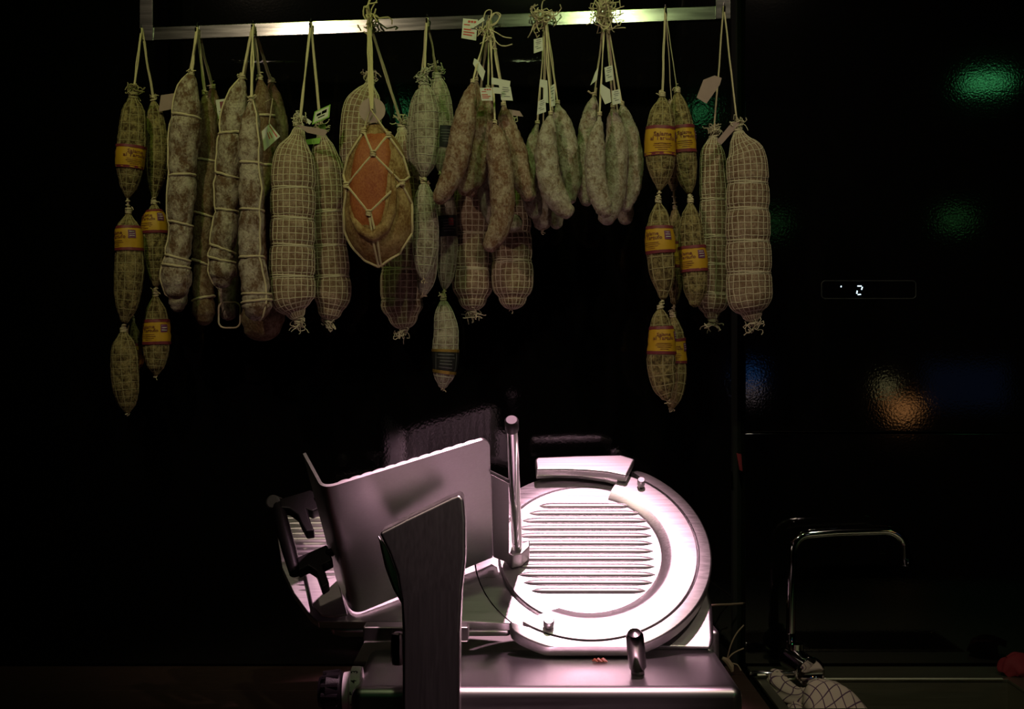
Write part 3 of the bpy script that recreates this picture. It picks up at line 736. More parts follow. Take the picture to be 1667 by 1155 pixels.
m.tube([HB.surf(*kn['a'], 0.003), ring_c+Vector((-0.002, 0, 0)), HB.surf(*kn['b'], 0.003)], 0.0021, 6); m.build('rope_bridle', M['rope'], ham)
for dx in (-3, 0.5, 4):
    MB().tube(cord(hp+Vector((dx*0.5*PXM, -0.003, 0)), P(603+dx, 130, Ye-0.05), 0.002, 0, dx+4)+[ring_c+Vector((dx*0.3*PXM, 0.001, 0))], 0.0019, 6).build('rope', M['rope'], ham)
frayed(hp+Vector((0.004, -0.006, 0.006)), 0.03, 14, 0.0014, 4).build('knot', M['rope'], ham)
MB().tube([hp, hp+Vector((-0.004, -0.004, 0.02)), hp+Vector((0.002, -0.004, 0.04)), hp+Vector((-0.010, -0.004, 0.055))], 0.0022, 6).build('rope_end', M['rope'], ham)
MB().lathe(P(606, 180, Ye-0.073), (0.05, -1, 0.15), [(21*PXM, 0), (21*PXM, 0.001)], 32).build('card_disc', M['paper_pink'], ham, label='round pink card tag')

# --- F: grey netted salamis with black sleeves
GF = 'grey netted salamis with black sleeves'
Yf = Yr(695)
def grey(label, pts, Y, bands=(), mat='grey_casing', nk='net_grey', **kw):
    kw.setdefault('net', (12, 9, 0.9, nk))
    return meat('grey_netted_salami', 'salami', label, GF, pts, Y, mat, bands=bands, lump=0.08, fine=0.03, rows=66, cols=44, bulge=0.001, **kw)
f1 = grey('smooth grey netted salami with frayed top tuft, uppermost at the front of its bunch',
    [(691,140,6),(692,155,14),(694,190,20),(694,240,20),(692,270,14),(691,285,5)], Yf-0.03, hang='F', knot='net', sr=1.0)
f1b = grey('grey netted salami tucked against the smooth one with frayed tuft',
    [(684,150,6),(681,170,12),(678,210,14),(678,250,14),(681,280,9),(683,290,4)], Yf+0.015, hang='F', knot='small', sr=1.0)
f2 = grey('greenish grey netted salami with black sleeve, right beside the brown sausages',
    [(712,128,6),(715,145,13),(720,180,17),(721,230,17),(718,262,10),(716,275,4)], Yf+0.05, [(207,241,'black',0.5)], hang='F', knot='net', sr=1.0)
f3 = grey('pale grey netted salami hanging as second link below the smooth tufted one',
    [(690,303,6),(691,320,14),(693,360,19),(693,400,19),(691,435,13),(690,450,6)], Yf-0.035, link=f1[2], tail=None)
f4 = grey('shaded netted salami with black sleeve and red seal, behind the curved brown sausage tip',
    [(722,305,6),(725,325,14),(728,370,15),(729,410,15),(726,450,11),(724,468,4)], Yf+0.045, [(352,386,'red',0.2)], link=f2[2])
f5 = grey('lowest grey salami with black sleeve edged in gold, above the slicer tray',
    [(722,492,5),(723,508,13),(726,545,19.5),(725,590,19.5),(722,615,15),(721,627,7)], Yf+0.03, [(569,608,'gold',0.1)], link=f4[2], tail=None)
f6 = grey('salami end showing just behind the pale grey second link',
    [(697,320,6),(698,360,14),(697,430,15),(692,462,12),(689,478,5)], Yf+0.018, knot='small', link=P(697,295,Yf+0.03), tail=None)

# --- G: brown curved sausages
GG = 'brown curved dry sausages'
Yg = Yr(797)
def sausage(name, label, grp, pts, Y, hang, mat, **kw):
    kw.setdefault('knot', 'small'); kw.setdefault('sr', 0.95)
    return meat(name, 'sausage', label, grp, pts, Y, mat, rows=64, cols=36, lump=0.12, fine=0.085, hang=hang, cap=(0.8, 0.95), spread=3, **kw)
gl = 'brown_dry_sausage'
g1 = sausage(gl, 'brown sausage bending outward over the grey netted salamis, its tip pointing at them', GG,
    [(769,138,4),(766,155,11),(758,190,18),(748,240,20),(736,285,18),(722,314,14.5),(716,322,12)], Yg-0.078, 'G', 'sausage_brown')
g2 = sausage(gl, 'brown sausage with blunt end hanging over a netted roll with frayed tail', GG,
    [(794,148,4),(792,165,11),(786,205,19),(781,250,21),(771,288,20),(758,305,15)], Yg-0.035, 'G', 'sausage_brown')
g3 = sausage(gl, 'longest brown sausage hooking back at its tip, foremost of its bunch', GG,
    [(806,205,5),(807,218,13),(811,250,19),(816,300,21),(817,345,20),(811,375,17.5),(801,394,14),(798,399,12)], Yg-0.085, 'G', 'sausage_brown')
g4 = sausage(gl, 'pale brown sausage behind the hooked one with its blunt end swung sideways', GG,
    [(803,208,4),(797,230,10),(793,270,15),(797,320,18),(808,355,17),(826,365,15),(838,362,13)], Yg+0.004, 'G', 'sausage')
g5 = sausage(gl, 'brown sausage slanting toward the bunch of pale powdery ones', GG,
    [(820,175,4),(823,190,11),(832,225,18),(843,270,19.5),(854,302,17),(860,316,13)], Yg-0.048, 'G', 'sausage_brown')
g6 = sausage(gl, 'thin dark brown sausage squeezed behind the outward bending one', GG,
    [(775,135,4),(775,155,9),(776,210,14),(774,270,15),(768,306,14),(767,312,11)], Yg+0.036, 'G', 'sausage_brown')
g7 = roll('netted roll with frayed tail hanging behind the blunt brown sausage', [(775,215,9),(772,250,25),(770,330,31),(769,400,31.5),(769,450,32),(769,472,31),(769,486,22)], Yg+0.10,
    (380,437), (32, 20, 0.8, 'net'), 'roll', hang='G')
g8 = roll('netted roll with one deep waist tie, behind the hooked brown sausage', [(828,215,9),(830,250,22),(832,330,28),(833,375,31),(834,420,32),(834,455,32.5),(834,474,30),(834,484,22)], Yg+0.075,
    (378,424), (32, 20, 0.8, 'net'), 'roll', hang='G', tail=None)
papertag(g1[0], [(754,30),(778,32),(775,66),(751,62)], Yg-0.03, marks=REDM)
papertag(g1[0], [(766,44),(786,28),(789,33),(770,46)], Yg-0.034)
papertag(g2[0], [(772,95),(778,98),(790,116),(786,132),(770,104)], Yg-0.06)
papertag(g3[0], [(781,143),(801,143),(802,164),(784,164)], Yg-0.105, marks=REDM)
papertag(g3[0], [(802,142),(818,143),(816,153),(803,152)], Yg-0.103)
papertag(g5[0], [(800,126),(831,132),(830,141),(800,137)], Yg-0.07)
papertag(g5[0], [(812,138),(831,141),(835,164),(816,163)], Yg-0.095, marks=GREYM)
papertag(g5[0], [(828,178),(846,181),(852,190),(832,188)], Yg-0.03, 'paper_pink')

# --- H and I: pale powdery sausages
GH = 'pale powdery dry sausages'
sl = 'white_dry_sausage'
Yh, Yi = Yr(888), Yr(985)
h1 = sausage(sl, 'slim pale sausage hanging straight beside the brown bunch', GH,
    [(874,205,4),(870,220,9),(866,255,15),(865,300,15),(868,335,15),(870,345,12)], Yh-0.004, 'H', 'sausage')
h2 = sausage(sl, 'front pale sausage of the smaller bunch with its tip kicked outward', GH,
    [(896,190,4),(894,205,11),(890,240,17),(893,285,20),(904,320,20),(917,339,16),(922,343,13)], Yh-0.065, 'H', 'sausage')
h3 = sausage(sl, 'pale sausage behind the kicked-out one, bowing toward the larger pale bunch', GH,
    [(908,172,4),(910,186,12),(919,215,17),(927,260,18.5),(931,300,16),(927,322,12)], Yh-0.02, 'H', 'sausage')
h4 = sausage(sl, 'dusky sausage with thread on its tip, hidden behind the slim straight one', GH,
    [(884,215,4),(882,240,11),(880,300,15),(880,345,17),(882,362,14)], Yh+0.036, 'H', 'sausage', tail=None)
h5 = sausage(sl, 'shadowed sausage whose tip just shows under the kicked-out one', GH,
    [(902,215,4),(902,240,11),(903,300,13),(904,350,13),(906,364,10)], Yh+0.066, 'H', 'sausage')
i1 = sausage(sl, 'pale sausage at the rear of the larger bunch, leaning away from the yellow sleeves', GH,
    [(967,160,4),(964,175,11),(957,210,15),(952,260,16),(951,300,15),(955,326,11)], Yi+0.03, 'I', 'sausage')
i2 = sausage(sl, 'narrow topped pale sausage foremost in the larger bunch', GH,
    [(976,190,3),(975,203,8),(970,235,15),(969,280,16.5),(974,315,16.5),(984,340,14),(987,344,11)], Yi-0.082, 'I', 'sausage')
i3 = sausage(sl, 'thick pale sausage hanging lowest beside the narrow topped one', GH,
    [(998,178,4),(999,192,11),(1003,225,17),(1004,275,18),(999,320,18),(991,345,17),(988,354,14)], Yi-0.035, 'I', 'sausage')
i4 = sausage(sl, 'pale sausage bowing toward the truffle salamis with yellow sleeves', GH,
    [(1013,174,4),(1016,188,11),(1026,225,16),(1031,270,16),(1027,310,15),(1018,335,11)], Yi-0.01, 'I', 'sausage')
i5 = sausage(sl, 'small round sausage tip peeping out under the bunch near the truffle salamis', GH,
    [(1006,190,4),(1010,240,11),(1015,310,13),(1018,345,14),(1018,355,12)], Yi+0.05, 'I', 'sausage')
papertag(h1[0], [(869,64),(883,61),(884,82),(869,87)], Yh-0.03, 'paper', marks=GREYM)
papertag(h1[0], [(879,129),(891,131),(893,168),(884,166),(885,143),(878,141)], Yh-0.05)
papertag(h2[0], [(876,165),(888,160),(889,182),(874,187)], Yh-0.075, marks=GREYM)
papertag(h3[0], [(894,142),(903,136),(904,172),(896,174)], Yh-0.045, marks=GREYM)
papertag(i1[0], [(969,118),(974,108),(972,130),(961,139)], Yi-0.02)
papertag(i2[0], [(984,110),(997,106),(999,130),(986,134)], Yi-0.055, marks=GREYM)
papertag(i2[0], [(978,136),(993,146),(995,166),(985,170),(977,152)], Yi-0.075)
papertag(i3[0], [(996,148),(1009,145),(1011,168),(997,171)], Yi-0.07, marks=GREYM)
MB().tube([P(957,148,Yi-0.02), P(962,152,Yi-0.02), P(970,151,Yi-0.02), P(971,143,Yi-0.02)], 0.0018, 6).build('clip', M['straw'], i1[0])

# --- J: truffle salamis at the lit end
GJ = 'truffle salami strings at the lit end of the rail'
Yj = Yr(1083)
j1 = truffle('stout truffle salami with clear yellow sleeve, topmost of the chain next to the pale sausages', GJ,
    [(1078,162,6),(1077,178,16),(1075,215,22.5),(1075,260,22.5),(1075,290,15),(1074,306,5)], Yj-0.035, [(208,255,'yellow',0.05)], hang='J', sr=0.9)
j2 = truffle('slim truffle salami with yellow sleeve, topmost of the chain next to the beige netted rolls', GJ,
    [(1103,155,5),(1105,172,13),(1110,215,19.5),(1114,265,19),(1119,295,13),(1122,312,5)], Yj+0.005, [(206,250,'yellow',0.1)], hang='J', strands=1, sr=0.9)
j3 = truffle('lumpy truffle salami with crumpled yellow sleeve, middle link of its chain', GJ,
    [(1072,334,5),(1073,350,14),(1074,385,22),(1077,430,21),(1080,462,16),(1079,483,6)], Yj-0.04, [(369,413,'yellow',-0.75)], link=j1[2], net=(9, 7, 0.85, 'net_green'))
j4 = truffle('truffle salami with yellow sleeve low on its body, touching the beige netted roll', GJ,
    [(1124,334,5),(1124,350,14),(1126,390,20),(1130,440,20.5),(1132,475,18),(1131,492,9)], Yj-0.02, [(401,443,'yellow',-0.75)], link=j2[2])
j5 = truffle('shadowed truffle salami wedged behind two sleeved ones in mid chain', GJ,
    [(1099,345,5),(1100,365,11),(1101,410,14),(1100,460,13),(1098,492,5)], Yj+0.045, [(394,436,'yellow',0.3)], link=P(1096,300,Yj+0.045), knot='small')
j6 = truffle('truffle salami with bright sleeve and knobbly netted lower half, lowest at the front', GJ,
    [(1075,507,5),(1076,522,14),(1077,555,21),(1077,600,21),(1081,630,17),(1085,645,8)], Yj-0.045, [(532,577,'yellow',0.1)], link=j3[2], net=(10, 7, 0.9, 'net_green'), tail=None)
j7 = truffle('truffle salami hanging behind the knobbly lowest one, its end dropping below it', GJ,
    [(1096,520,5),(1099,540,12),(1103,575,13),(1102,620,14),(1097,648,11),(1093,662,5)], Yj+0.015, [(552,592,'yellow',-0.3)], link=j5[2], tail=None, net=(10, 7, 0.9, 'net_green'))
j8 = truffle('bare truffle salami squeezed behind the two topmost sleeved ones', GJ,
    [(1094,175,5),(1095,200,11),(1096,250,13),(1096,290,11),(1095,306,4)], Yj+0.055, hang='J', strands=1, sr=0.9)

# --- K: two netted rolls at the end of the rail
Yk = Yr(1178)
k1 = roll('greenish beige netted roll half behind the largest one at the end of the rail', [(1161,232,9),(1160,246,17),(1161,275,21),(1163,340,23),(1163,400,24),(1162,460,25.5),(1160,488,26),(1159,503,20),(1159,509,12)], Yk+0.035,
    (325,385,430,478), (34, 16, 0.8, 'net'), 'roll', hang='K', strands=1)
k2 = roll('largest beige netted roll in five bulges, last on the rail beside the appliance', [(1203,220,9),(1206,232,17),(1214,252,30),(1217,285,33.5),(1217,320,34),(1217,365,35),(1218,420,35.5),(1219,465,36),(1221,490,35),(1223,503,27),(1224,509,17)], Yk-0.03,
    (298,341,393,444), (33, 21, 0.8, 'net'), 'roll', hang='K', strands=1)
papertag(k1[0], [(1145,130),(1163,123),(1175,127),(1172,138),(1150,169),(1134,159)], Yk-0.02, 'paper_pink', label='pink card tag')
papertag(k2[0], [(1167,229),(1190,201),(1204,196),(1203,203),(1174,236)], Yk-0.035, 'paper_pink', label='pink card tag')

# --- hooks on the rail and the tangles of twine on them
HLAB = dict(A='small steel hook on the rail holding the dim truffle salamis', B='small steel hook holding the flared twine-tied salami', C='small steel hook holding the white crusted salami bunch',
            D='small steel hook holding the plump roll with frayed collar', E='small steel hook holding the rope of the orange ham', F='small steel hook holding the grey black-sleeved salamis',
            G='small steel hook holding the brown sausages', H='small steel hook holding the smaller bunch of pale sausages', I='small steel hook holding the larger bunch of pale sausages',
            J='small steel hook holding the sleeved truffle salamis beside the beige rolls', K='small steel hook holding the two beige netted rolls')
for k in 'ABCDEFGHIJK':
    px, py = HK[k]; Y0 = Yr(px); zt = P(px, rt(px), Y0).z; x = P(px, 0, Y0).x; hp = hookpt(k)
    m = MB(); m.tube([(x, Y0+0.0175, zt-0.012), (x, Y0+0.0175, zt+0.003), (x, Y0+0.007, zt+0.0045), (x, Y0-0.004, zt+0.003), (x, Y0-0.0045, hp.z-0.007),
                      (x, Y0-0.007, hp.z-0.011), (x, Y0-0.011, hp.z-0.009), (x, Y0-0.013, hp.z-0.001)], 0.0017, 6)
    o = m.build('rail_hook', M['darkmetal'], origin=(x, Y0, zt)); tag(o, HLAB[k], 'hook', 'hooks along the rail')
def curl(px0, pts, Y): return [P(px0[0]+x, px0[1]+y, Y) for x, y in pts]
def smooth_line(pts, n=6):
    out = []; N_ = len(pts)
    for i in range(N_-1):
        a, b, c, d = pts[max(i-1, 0)], pts[i], pts[i+1], pts[min(i+2, N_-1)]
        for k in range(n):
            q = k/n; out.append(0.5*((2*b)+(c-a)*q+(2*a-5*b+4*c-d)*q*q+(3*b-a-3*c+d)*q**3))
    out.append(pts[-1]); return out
tg = thing('twine_tangle', 'bow of looped twine with two loose ends above the brown sausages', 'twine', P(797, 45, Yg-0.03), 'twine tied on the hooks')
for line in ([(785,45),(790,20),(800,18),(796,40),(793,55)], [(795,40),(803,22),(813,26),(808,38),(797,44)], [(796,42),(808,36),(815,24),(806,21),(797,34)],
             [(797,48),(808,53),(820,60),(833,62)], [(800,58),(812,72),(822,75),(834,72)], [(790,42),(786,52),(790,62),(800,56),(795,45)], [(800,50),(806,66),(802,78),(809,80)]):
    MB().tube(smooth_line([P(x, y, Yg-0.030-0.004*(i % 2)) for i, (x, y) in enumerate(line)]), 0.0011, 5).build('twine_strand', M['twine'], tg)
frayed(P(790, 50, Yg-0.028), 0.017, 12, 0.001, 33).build('twine_knot', M['twine'], tg)
tg = thing('twine_tangle', 'tight twine tuft tied on the rail above the smaller pale sausage bunch', 'twine', P(884, 32, Yh-0.022), 'twine tied on the hooks')
frayed(P(882, 30, Yh-0.022), 0.026, 30, 0.001, 35).build('twine_knot', M['twine'], tg)
MB().tube([P(880, 28, Yh-0.024), P(894, 21, Yh-0.024), P(897, 27, Yh-0.024)], 0.0013, 5).build('twine_strand', M['twine'], tg)
tg = thing('twine_tangle', 'tall fluffy twine knot reaching above the rail over the larger pale bunch', 'twine', P(985, 25, Yi-0.024), 'twine tied on the hooks')
frayed(P(986, 12, Yi-0.024), 0.026, 26, 0.001, 36).build('twine_knot', M['twine'], tg)
frayed(P(984, 32, Yi-0.024), 0.028, 30, 0.001, 37).build('twine_knot', M['twine'], tg)
for line in ([(973,30),(977,8),(984,0),(990,12),(992,34)], [(975,34),(982,48),(993,40),(996,22)]):
    MB().tube(smooth_line([P(x, y, Yi-0.034) for x, y in line]), 0.0012, 5).build('twine_strand', M['twine'], tg)

# ------------------------------------------------------------------ the meat slicer
BASE_Z = 1.026
sc = thing('meat_slicer', 'brushed aluminium gravity meat slicer with tilted round blade and ribbed tray on the counter', 'slicer', (0.04, 2.15, 0.90))
BC = PL(955, 903); KP = BC.y/F
XH = Vector((1, 0, 0))
def LB(x, y, z=0.0): return BC+XH*(x*KP)+UV_*(y*KP)+NV*z       # blade plane: pixels at the hub, metres above the plane
def sector(prof, a0, a1, n=64, closed=False):
    """profile of (radius px, height m) swept about the hub between two angles (degrees)"""
    m = MB(); m.wn = True; k = len(prof); cnt = n if closed else n+1
    for i in range(cnt):
        a = math.radians(a0+(a1-a0)*i/n)
        for (r, h) in prof: m.v.append(LB(r*math.cos(a), r*math.sin(a), h))
    for i in range(n):
        j = (i+1) % cnt
        for q in range(k):
            s = (q+1) % k; m.f.append((i*k+q, i*k+s, j*k+s, j*k+q))
    if not closed:
        m.f.append(tuple(range(k))); m.f.append(tuple((cnt-1)*k+q for q in range(k))[::-1])
    return m
def half_rib(a, b, nrm, wd, ht, n=3, k=10, tap=0.0):
    """half round rib standing on a surface from a to b"""
    a, b = Vector(a), Vector(b); nrm = Vector(nrm).normalized(); sd_ = (b-a).normalized().cross(nrm); m = MB()
    for i in range(n+1):
        q = i/n; e = 1.0 if not tap else math.sqrt(max(0.02, 1-(1-min(1.0, min(q, 1-q)/tap))**2)); p = a.lerp(b, q)
        for j in range(k+1):
            g = PI*j/k; m.v.append(p+sd_*math.cos(g)*wd*e+nrm*math.sin(g)*ht*e-nrm*(0.0003 if j in (0, k) else 0))
    for i in range(n):
        for j in range(k+1):
            l = (j+1) % (k+1); m.f.append((i*(k+1)+j, i*(k+1)+l, (i+1)*(k+1)+l, (i+1)*(k+1)+j))
    m.f.append(tuple(range(k+1))); m.f.append(tuple(n*(k+1)+j for j in range(k+1))[::-1])
    return m
def rbar(name, lo, hi, bev, mat, par=None, **kw): return MB().rbox(lo, hi, bev, 4).build(name, M[mat], par or sc, **kw)

# base
bx_l, bx_r = P(570, 0, 2.0).x, P(1197, 0, 2.0).x+0.012
bs = rbar('base', (bx_l, 2.0, 0.916), (bx_r, 2.27, BASE_Z), 0.016, 'base')
for x in (bx_l+0.06, bx_r-0.06):
    for y in (2.05, 2.22): MB().lathe((x, y, 0.90), (0, 0, 1), [(0.020, 0), (0.022, 0.004), (0.018, 0.02)], 20).build('foot', M['rubber'], sc)
# motor housing behind the blade
hp_ = [PL(x, y, -0.030) for x, y in ((880,1052),(1160,1058),(1163,1040),(1160,985),(1146,935),(1100,860),(1000,815),(900,830))]
MB().prism(hp_, (0, 0.10, 0), 0.012, 4).build('motor_housing', M['base'], sc)
MB().rbox((P(1010, 0, 2.30).x, 2.262, 0.901), (P(1166, 0, 2.30).x, 2.39, BASE_Z+0.03), 0.008, 3).build('housing_foot', M['base'], sc)

# blade, cover disc, guard
sector([(20, -0.008), (178, -0.008), (180, -0.0035), (181, -0.0015), (160, 0.0005), (148, 0.0005), (147.6, -0.0055), (20, -0.0055)], 0, 360, 128, True).build('blade', M['steel'], sc, angle=25)
sector([(1, -0.0056), (143, -0.0056), (143.5, 0.0025), (141, 0.0045), (1, 0.0045)], 0, 360, 128, True).build('blade_cover', M['alu'], sc, angle=30)
cres = MB(); cres.wn = True
n = 80
for i in range(n+1):
    q = i/n
    ao = -126+(68-(-126))*q; ai = -113+(70.5-(-113))*q
    for (r, h, w_) in ((121, 0.0046, 1), (124, 0.0075, 1), (135, 0.0135, 0.8), (140, 0.0145, 0.7), (177, 0.0145, 0), (178.5, 0.0135, 0), (178.5, 0.002, 0)):
        a = math.radians(ai*w_+ao*(1-w_)); cres.v.append(LB(r*math.cos(a), r*math.sin(a), h))
for i in range(n):
    for s in range(7): t_ = (s+1) % 7; cres.f.append((i*7+s, i*7+t_, (i+1)*7+t_, (i+1)*7+s))
cres.f.append(tuple(range(7))); cres.f.append(tuple(n*7+s for s in range(7))[::-1])
cres.build('guard_plate', M['alu'], sc, label='raised crescent guard plate')
rg = MB(); rg.wn = True; n = 90
for i in range(n+1):
    a = math.radians(-130+(64+130)*i/n); fl = min(1.0, min(i, n-i)/4.0); rin = 181.5+8*(1-fl); rout = 202-8*(1-math.sqrt(max(0, 1-(1-fl)**2)))
    for (r, h) in ((rin, -0.012), (rin, 0.0130), (rin+0.8, 0.0140), (rout-3.0, 0.0120), (rout-0.8, 0.0100), (rout, 0.006), (rout, -0.012)):
        x, y = r*math.cos(a), r*math.sin(a); y = max(y, -190.0+0.012*(r-190)); rg.v.append(LB(x, y, h))
for i in range(n):
    for s in range(7): t_ = (s+1) % 7; rg.f.append((i*7+s, i*7+t_, (i+1)*7+t_, (i+1)*7+s))
rg.f.append(tuple(range(7))); rg.f.append(tuple(n*7+s for s in range(7))[::-1])
rg.build('guard_ring', M['alu'], sc, angle=50, label='outer ring guard round the blade')
for i in range(12):
    y = 100-i*(178/11.0); hw = math.sqrt(max(0, 122.0**2-(y-4)**2)); xl = max(-hw, -112); xr = min(hw, 108)
    half_rib(LB(xl, y, 0.0044), LB(xr, y, 0.0044), NV, 0.0058, 0.0048, 24, 10, 0.16).build('rib', M['alu'], sc)
for (px, py, r) in ((1043, 793, 6.5), (893, 1021, 8.5)):
    p = PL(px, py, 0.0145); MB().lathe(p, NV, [(r*KP*0.7, 0), (r*KP*0.7, 0.005), (r*KP, 0.006), (r*KP, 0.016), (r*KP*0.85, 0.0185)], 24).build('guard_screw', M['alu'], sc)
# sharpener cover on top
shp = [(871,748),(875,744),(940,741.5),(1011,740),(1034,747),(1020,775),(990,769),(958,766),(915,764.5),(873,765)]
MB().prism([PL(x, y, 0.036) for x, y in shp], NV*-0.018, 0.004, 3).build('sharpener_cover', M['alu'], sc)
MB().prism([PL(x, y, 0.018) for x, y in ((872,762),(940,760),(1020,764),(1014,784),(985,777),(940,771),(905,770),(873,772))], NV*-0.014, 0.002, 2).build('sharpener_base', M['alu'], sc)

# gauge plate: concave toward the blade
gp = [(456,834),(452,850),(452,880),(459,925),(478,966),(505,1003),(518,1012),(560,1013),(660,1013),(758,1012),(830,1016)]
arc = []
for k in range(15):
    a = math.radians(228-(228-128)*k/14); p = LB(183*math.cos(a), 183*math.sin(a)); arc.append(p)
poly = [PL(x, y, 0.0) for x, y in gp]+arc+[PL(x, y, 0.0) for x, y in ((800,782),(640,800),(470,826))]
MB().prism(poly, NV*-0.018, 0.003, 3).build('gauge_plate', M['alu'], sc)
for i in range(16):
    y = 836+i*8.4; xl = np.interp(y, [834,880,925,966], [460,457,465,484]); a = PL(xl+4, y, -0.001); b = PL(760, y-2, -0.001)
    pts = [a.lerp(b, k/10.0) for k in range(11)]; MB().tube(pts, [0.0012]+[0.0032]*9+[0.0012], 8).build('rib', M['alu'], sc)
MB().prism([PL(x, y, -0.020) for x, y in ((535,1016),(560,1008),(800,1008),(835,1016),(830,1026),(560,1028),(540,1024))], NV*-0.02, 0.006, 3).build('gauge_support', M['base'], sc)
# slice tray behind
MB().rbox((P(585, 0, 2.5).x, 2.405, 0.968), (P(870, 0, 2.5).x, 2.675, 0.975), 0.003, 2).build('slice_tray', M['white_tray'], sc, label='white catch tray behind the blade')
for x in (P(610, 0, 2.5).x, P(850, 0, 2.5).x): MB().rbox((x-0.01, 2.62, 0.90), (x+0.01, 2.64, 0.9685), 0.002, 2).build('tray_foot', M['plastic'], sc)

# product tray (seen from below), its end wall, ribs
HN, HF = 0.315, 0.016
def TR(a, b):   # a along the tray 0..1, b from near edge 0 to blade plane 1
    na, nb = PL(526, 797, HN), PL(797, 713, HN); fa, fb = PL(574, 1003, 0.006), PL(802, 908, HF)
    return (na.lerp(nb, a)).lerp(fa.lerp(fb, a), b)
tn = (TR(1, 0)-TR(0, 0)).cross(TR(0, 1)-TR(0, 0)).normalized()
if tn.z < 0: tn = -tn       # toward the lit upper side
near = [PL(493, 739, HN).lerp(PL(519, 787, HN), q) for q in (0, 0.5, 1)]; far = [PL(549, 950, 0.006).lerp(PL(566, 986, 0.006), q) for q in (0, 0.5, 1)]
def bez(a, b, c, q): return a*(1-q)**2+b*2*q*(1-q)+c*q*q
nc, fc_ = TR(0, 0), TR(0, 1); n2, f2 = TR(0.085, 0), TR(0.085, 1)
for k in range(1, 8): q = k/7; near.append(bez(PL(519, 787, HN), nc, n2, q)); far.append(bez(PL(566, 986, 0.006), fc_, f2, q))
for q in (0.3, 0.6, 0.9, 0.945): near.append(TR(q, 0)); far.append(TR(q, 1))
for k in range(1, 9):
    a = PI/2*k/8; near.append(TR(0.945+0.055*math.sin(a), 0.075*(1-math.cos(a)))); far.append(TR(0.945+0.055*math.sin(a), 1))
m = MB(); nk = len(near); th = 0.0045
for k in range(nk):
    tg_ = (near[min(k+1, nk-1)]-near[max(k-1, 0)]) if k < nk-8 else (TR(1, 0)-TR(0, 0)); nn = tg_.cross(far[k]-near[k]).normalized()
    if k and nn.dot(pn) < 0: nn = -nn
    if k == 0 and nn.x < 0: nn = -nn
    pn = nn; m.v += [near[k], far[k], far[k]+nn*th, near[k]+nn*th]
for k in range(nk-1):
    for q in range(4): r_ = (q+1) % 4; m.f.append((k*4+q, k*4+r_, (k+1)*4+r_, (k+1)*4+q))
m.f.append((0, 1, 2, 3)); m.f.append(tuple((nk-1)*4+q for q in (3, 2, 1, 0)))
m.build('product_tray', M['alu'], sc, angle=35)
for i in range(12):
    a = 0.12+0.76*i/11; o_ = tn*0.0044
    half_rib(TR(a, 0.003)+o_, TR(a, 0.96)+o_, tn, 0.0085, 0.0026).build('tray_rib', M['alu'], sc)
# bright carriage foot below the end wall
MB().prism([PL(x, y, 0.012) for x, y in ((494,922),(512,918),(520,945),(548,938),(566,1000),(540,1004),(522,1001),(508,985))], NV*-0.006, 0.002, 2).build('carriage_foot', M['alu'], sc)
# rod and its bracket at the blade side of the tray
MB().prism([PL(800, 770, 0.235), PL(829, 784, 0.215), PL(829, 918, 0.022), PL(803, 908, 0.018)], tn*0.006+Vector((0, 0.004, 0)), 0.001, 2).build('rod_bracket_plate', M['alu'], sc)
MB().prism([PL(797, 766, 0.242), PL(832, 783, 0.219), PL(832, 790, 0.214), PL(798, 773, 0.236)], (0, 0.012, 0), 0.001, 2).build('bracket_lip', M['alu'], sc)
MB().prism([PL(x, y, 0.008) for x, y in ((822,918),(834,926),(850,922),(862,910),(862,900),(845,906),(822,906))], NV*0.032, 0.002, 3).build('rod_foot', M['alu'], sc)
r0, r1 = PL(842, 893, 0.036), PL(833, 690, 0.355); ax = (r1-r0)
MB().lathe(r0, ax, [(0.0086, 0), (0.0086, ax.length)], 24).build('pusher_rod', M['chrome'], sc)
MB().lathe(r1, ax, [(0.0098, -0.014), (0.0102, -0.012), (0.0102, 0.006), (0.008, 0.009)], 24).build('rod_cap', M['plastic_grey'], sc)

# front arm carrying the tray
def armY(py): return 1.925+max(0.0, (1000-py)/200.0)*0.035
ap_ = [(617,868),(660,846),(735,810),(748,805),(755,813),(758,850),(758,910),(752,965),(749,1030),(748,1200),(655,1200),(655,1030),(653,975),(646,935),(634,902)]
MB().prism([P(x, y, armY(y)) for x, y in ap_], (0, 0.060, 0), 0.017, 7).build('tray_arm', M['arm'], sc)
MB().prism([P(x, y, armY(y)+0.045) for x, y in ((614,870),(632,890),(650,935),(657,990),(640,962),(626,925))], (0, 0.05, 0), 0.004, 3).build('arm_gusset', M['arm'], sc)
MB().prism([P(x, y, 2.01) for x, y in ((640,880),(740,835),(740,900),(660,930))], (0, 0.11, 0), 0.005, 2).build('arm_mount', M['arm'], sc)
zb = P(0, 1200, 1.925).z
MB().rbox((P(655, 0, 1.93).x, 1.93, zb-0.04), (P(748, 0, 1.93).x, 1.998, zb+0.012), 0.006, 3).build('slide_block', M['arm'], sc)
MB().lathe((bx_l+0.02, 1.965, zb-0.02), (1, 0, 0), [(0.008, 0), (0.008, bx_r-bx_l-0.04)], 16).build('slide_rod', M['chrome'], sc)
for x in (bx_l+0.03, bx_r-0.03): MB().rbox((x-0.008, 1.955, zb-0.03), (x+0.008, 2.004, zb-0.010), 0.002, 2).build('rod_holder', M['base'], sc)
rbar('carriage_beam', (P(592, 0, 2.1).x, 2.09, P(0, 1044, 2.1).z), (P(763, 0, 2.1).x, 2.13, P(0, 1019, 2.1).z) , 0.003, 'arm')
MB().lathe(P(648, 1082, 2.02), (0, 0, 1), [(0.009, 0), (0.0105, 0.004), (0.0105, 0.036), (0.009, 0.044), (0.005, 0.046)], 20).build('beam_roller', M['darkmetal'], sc)
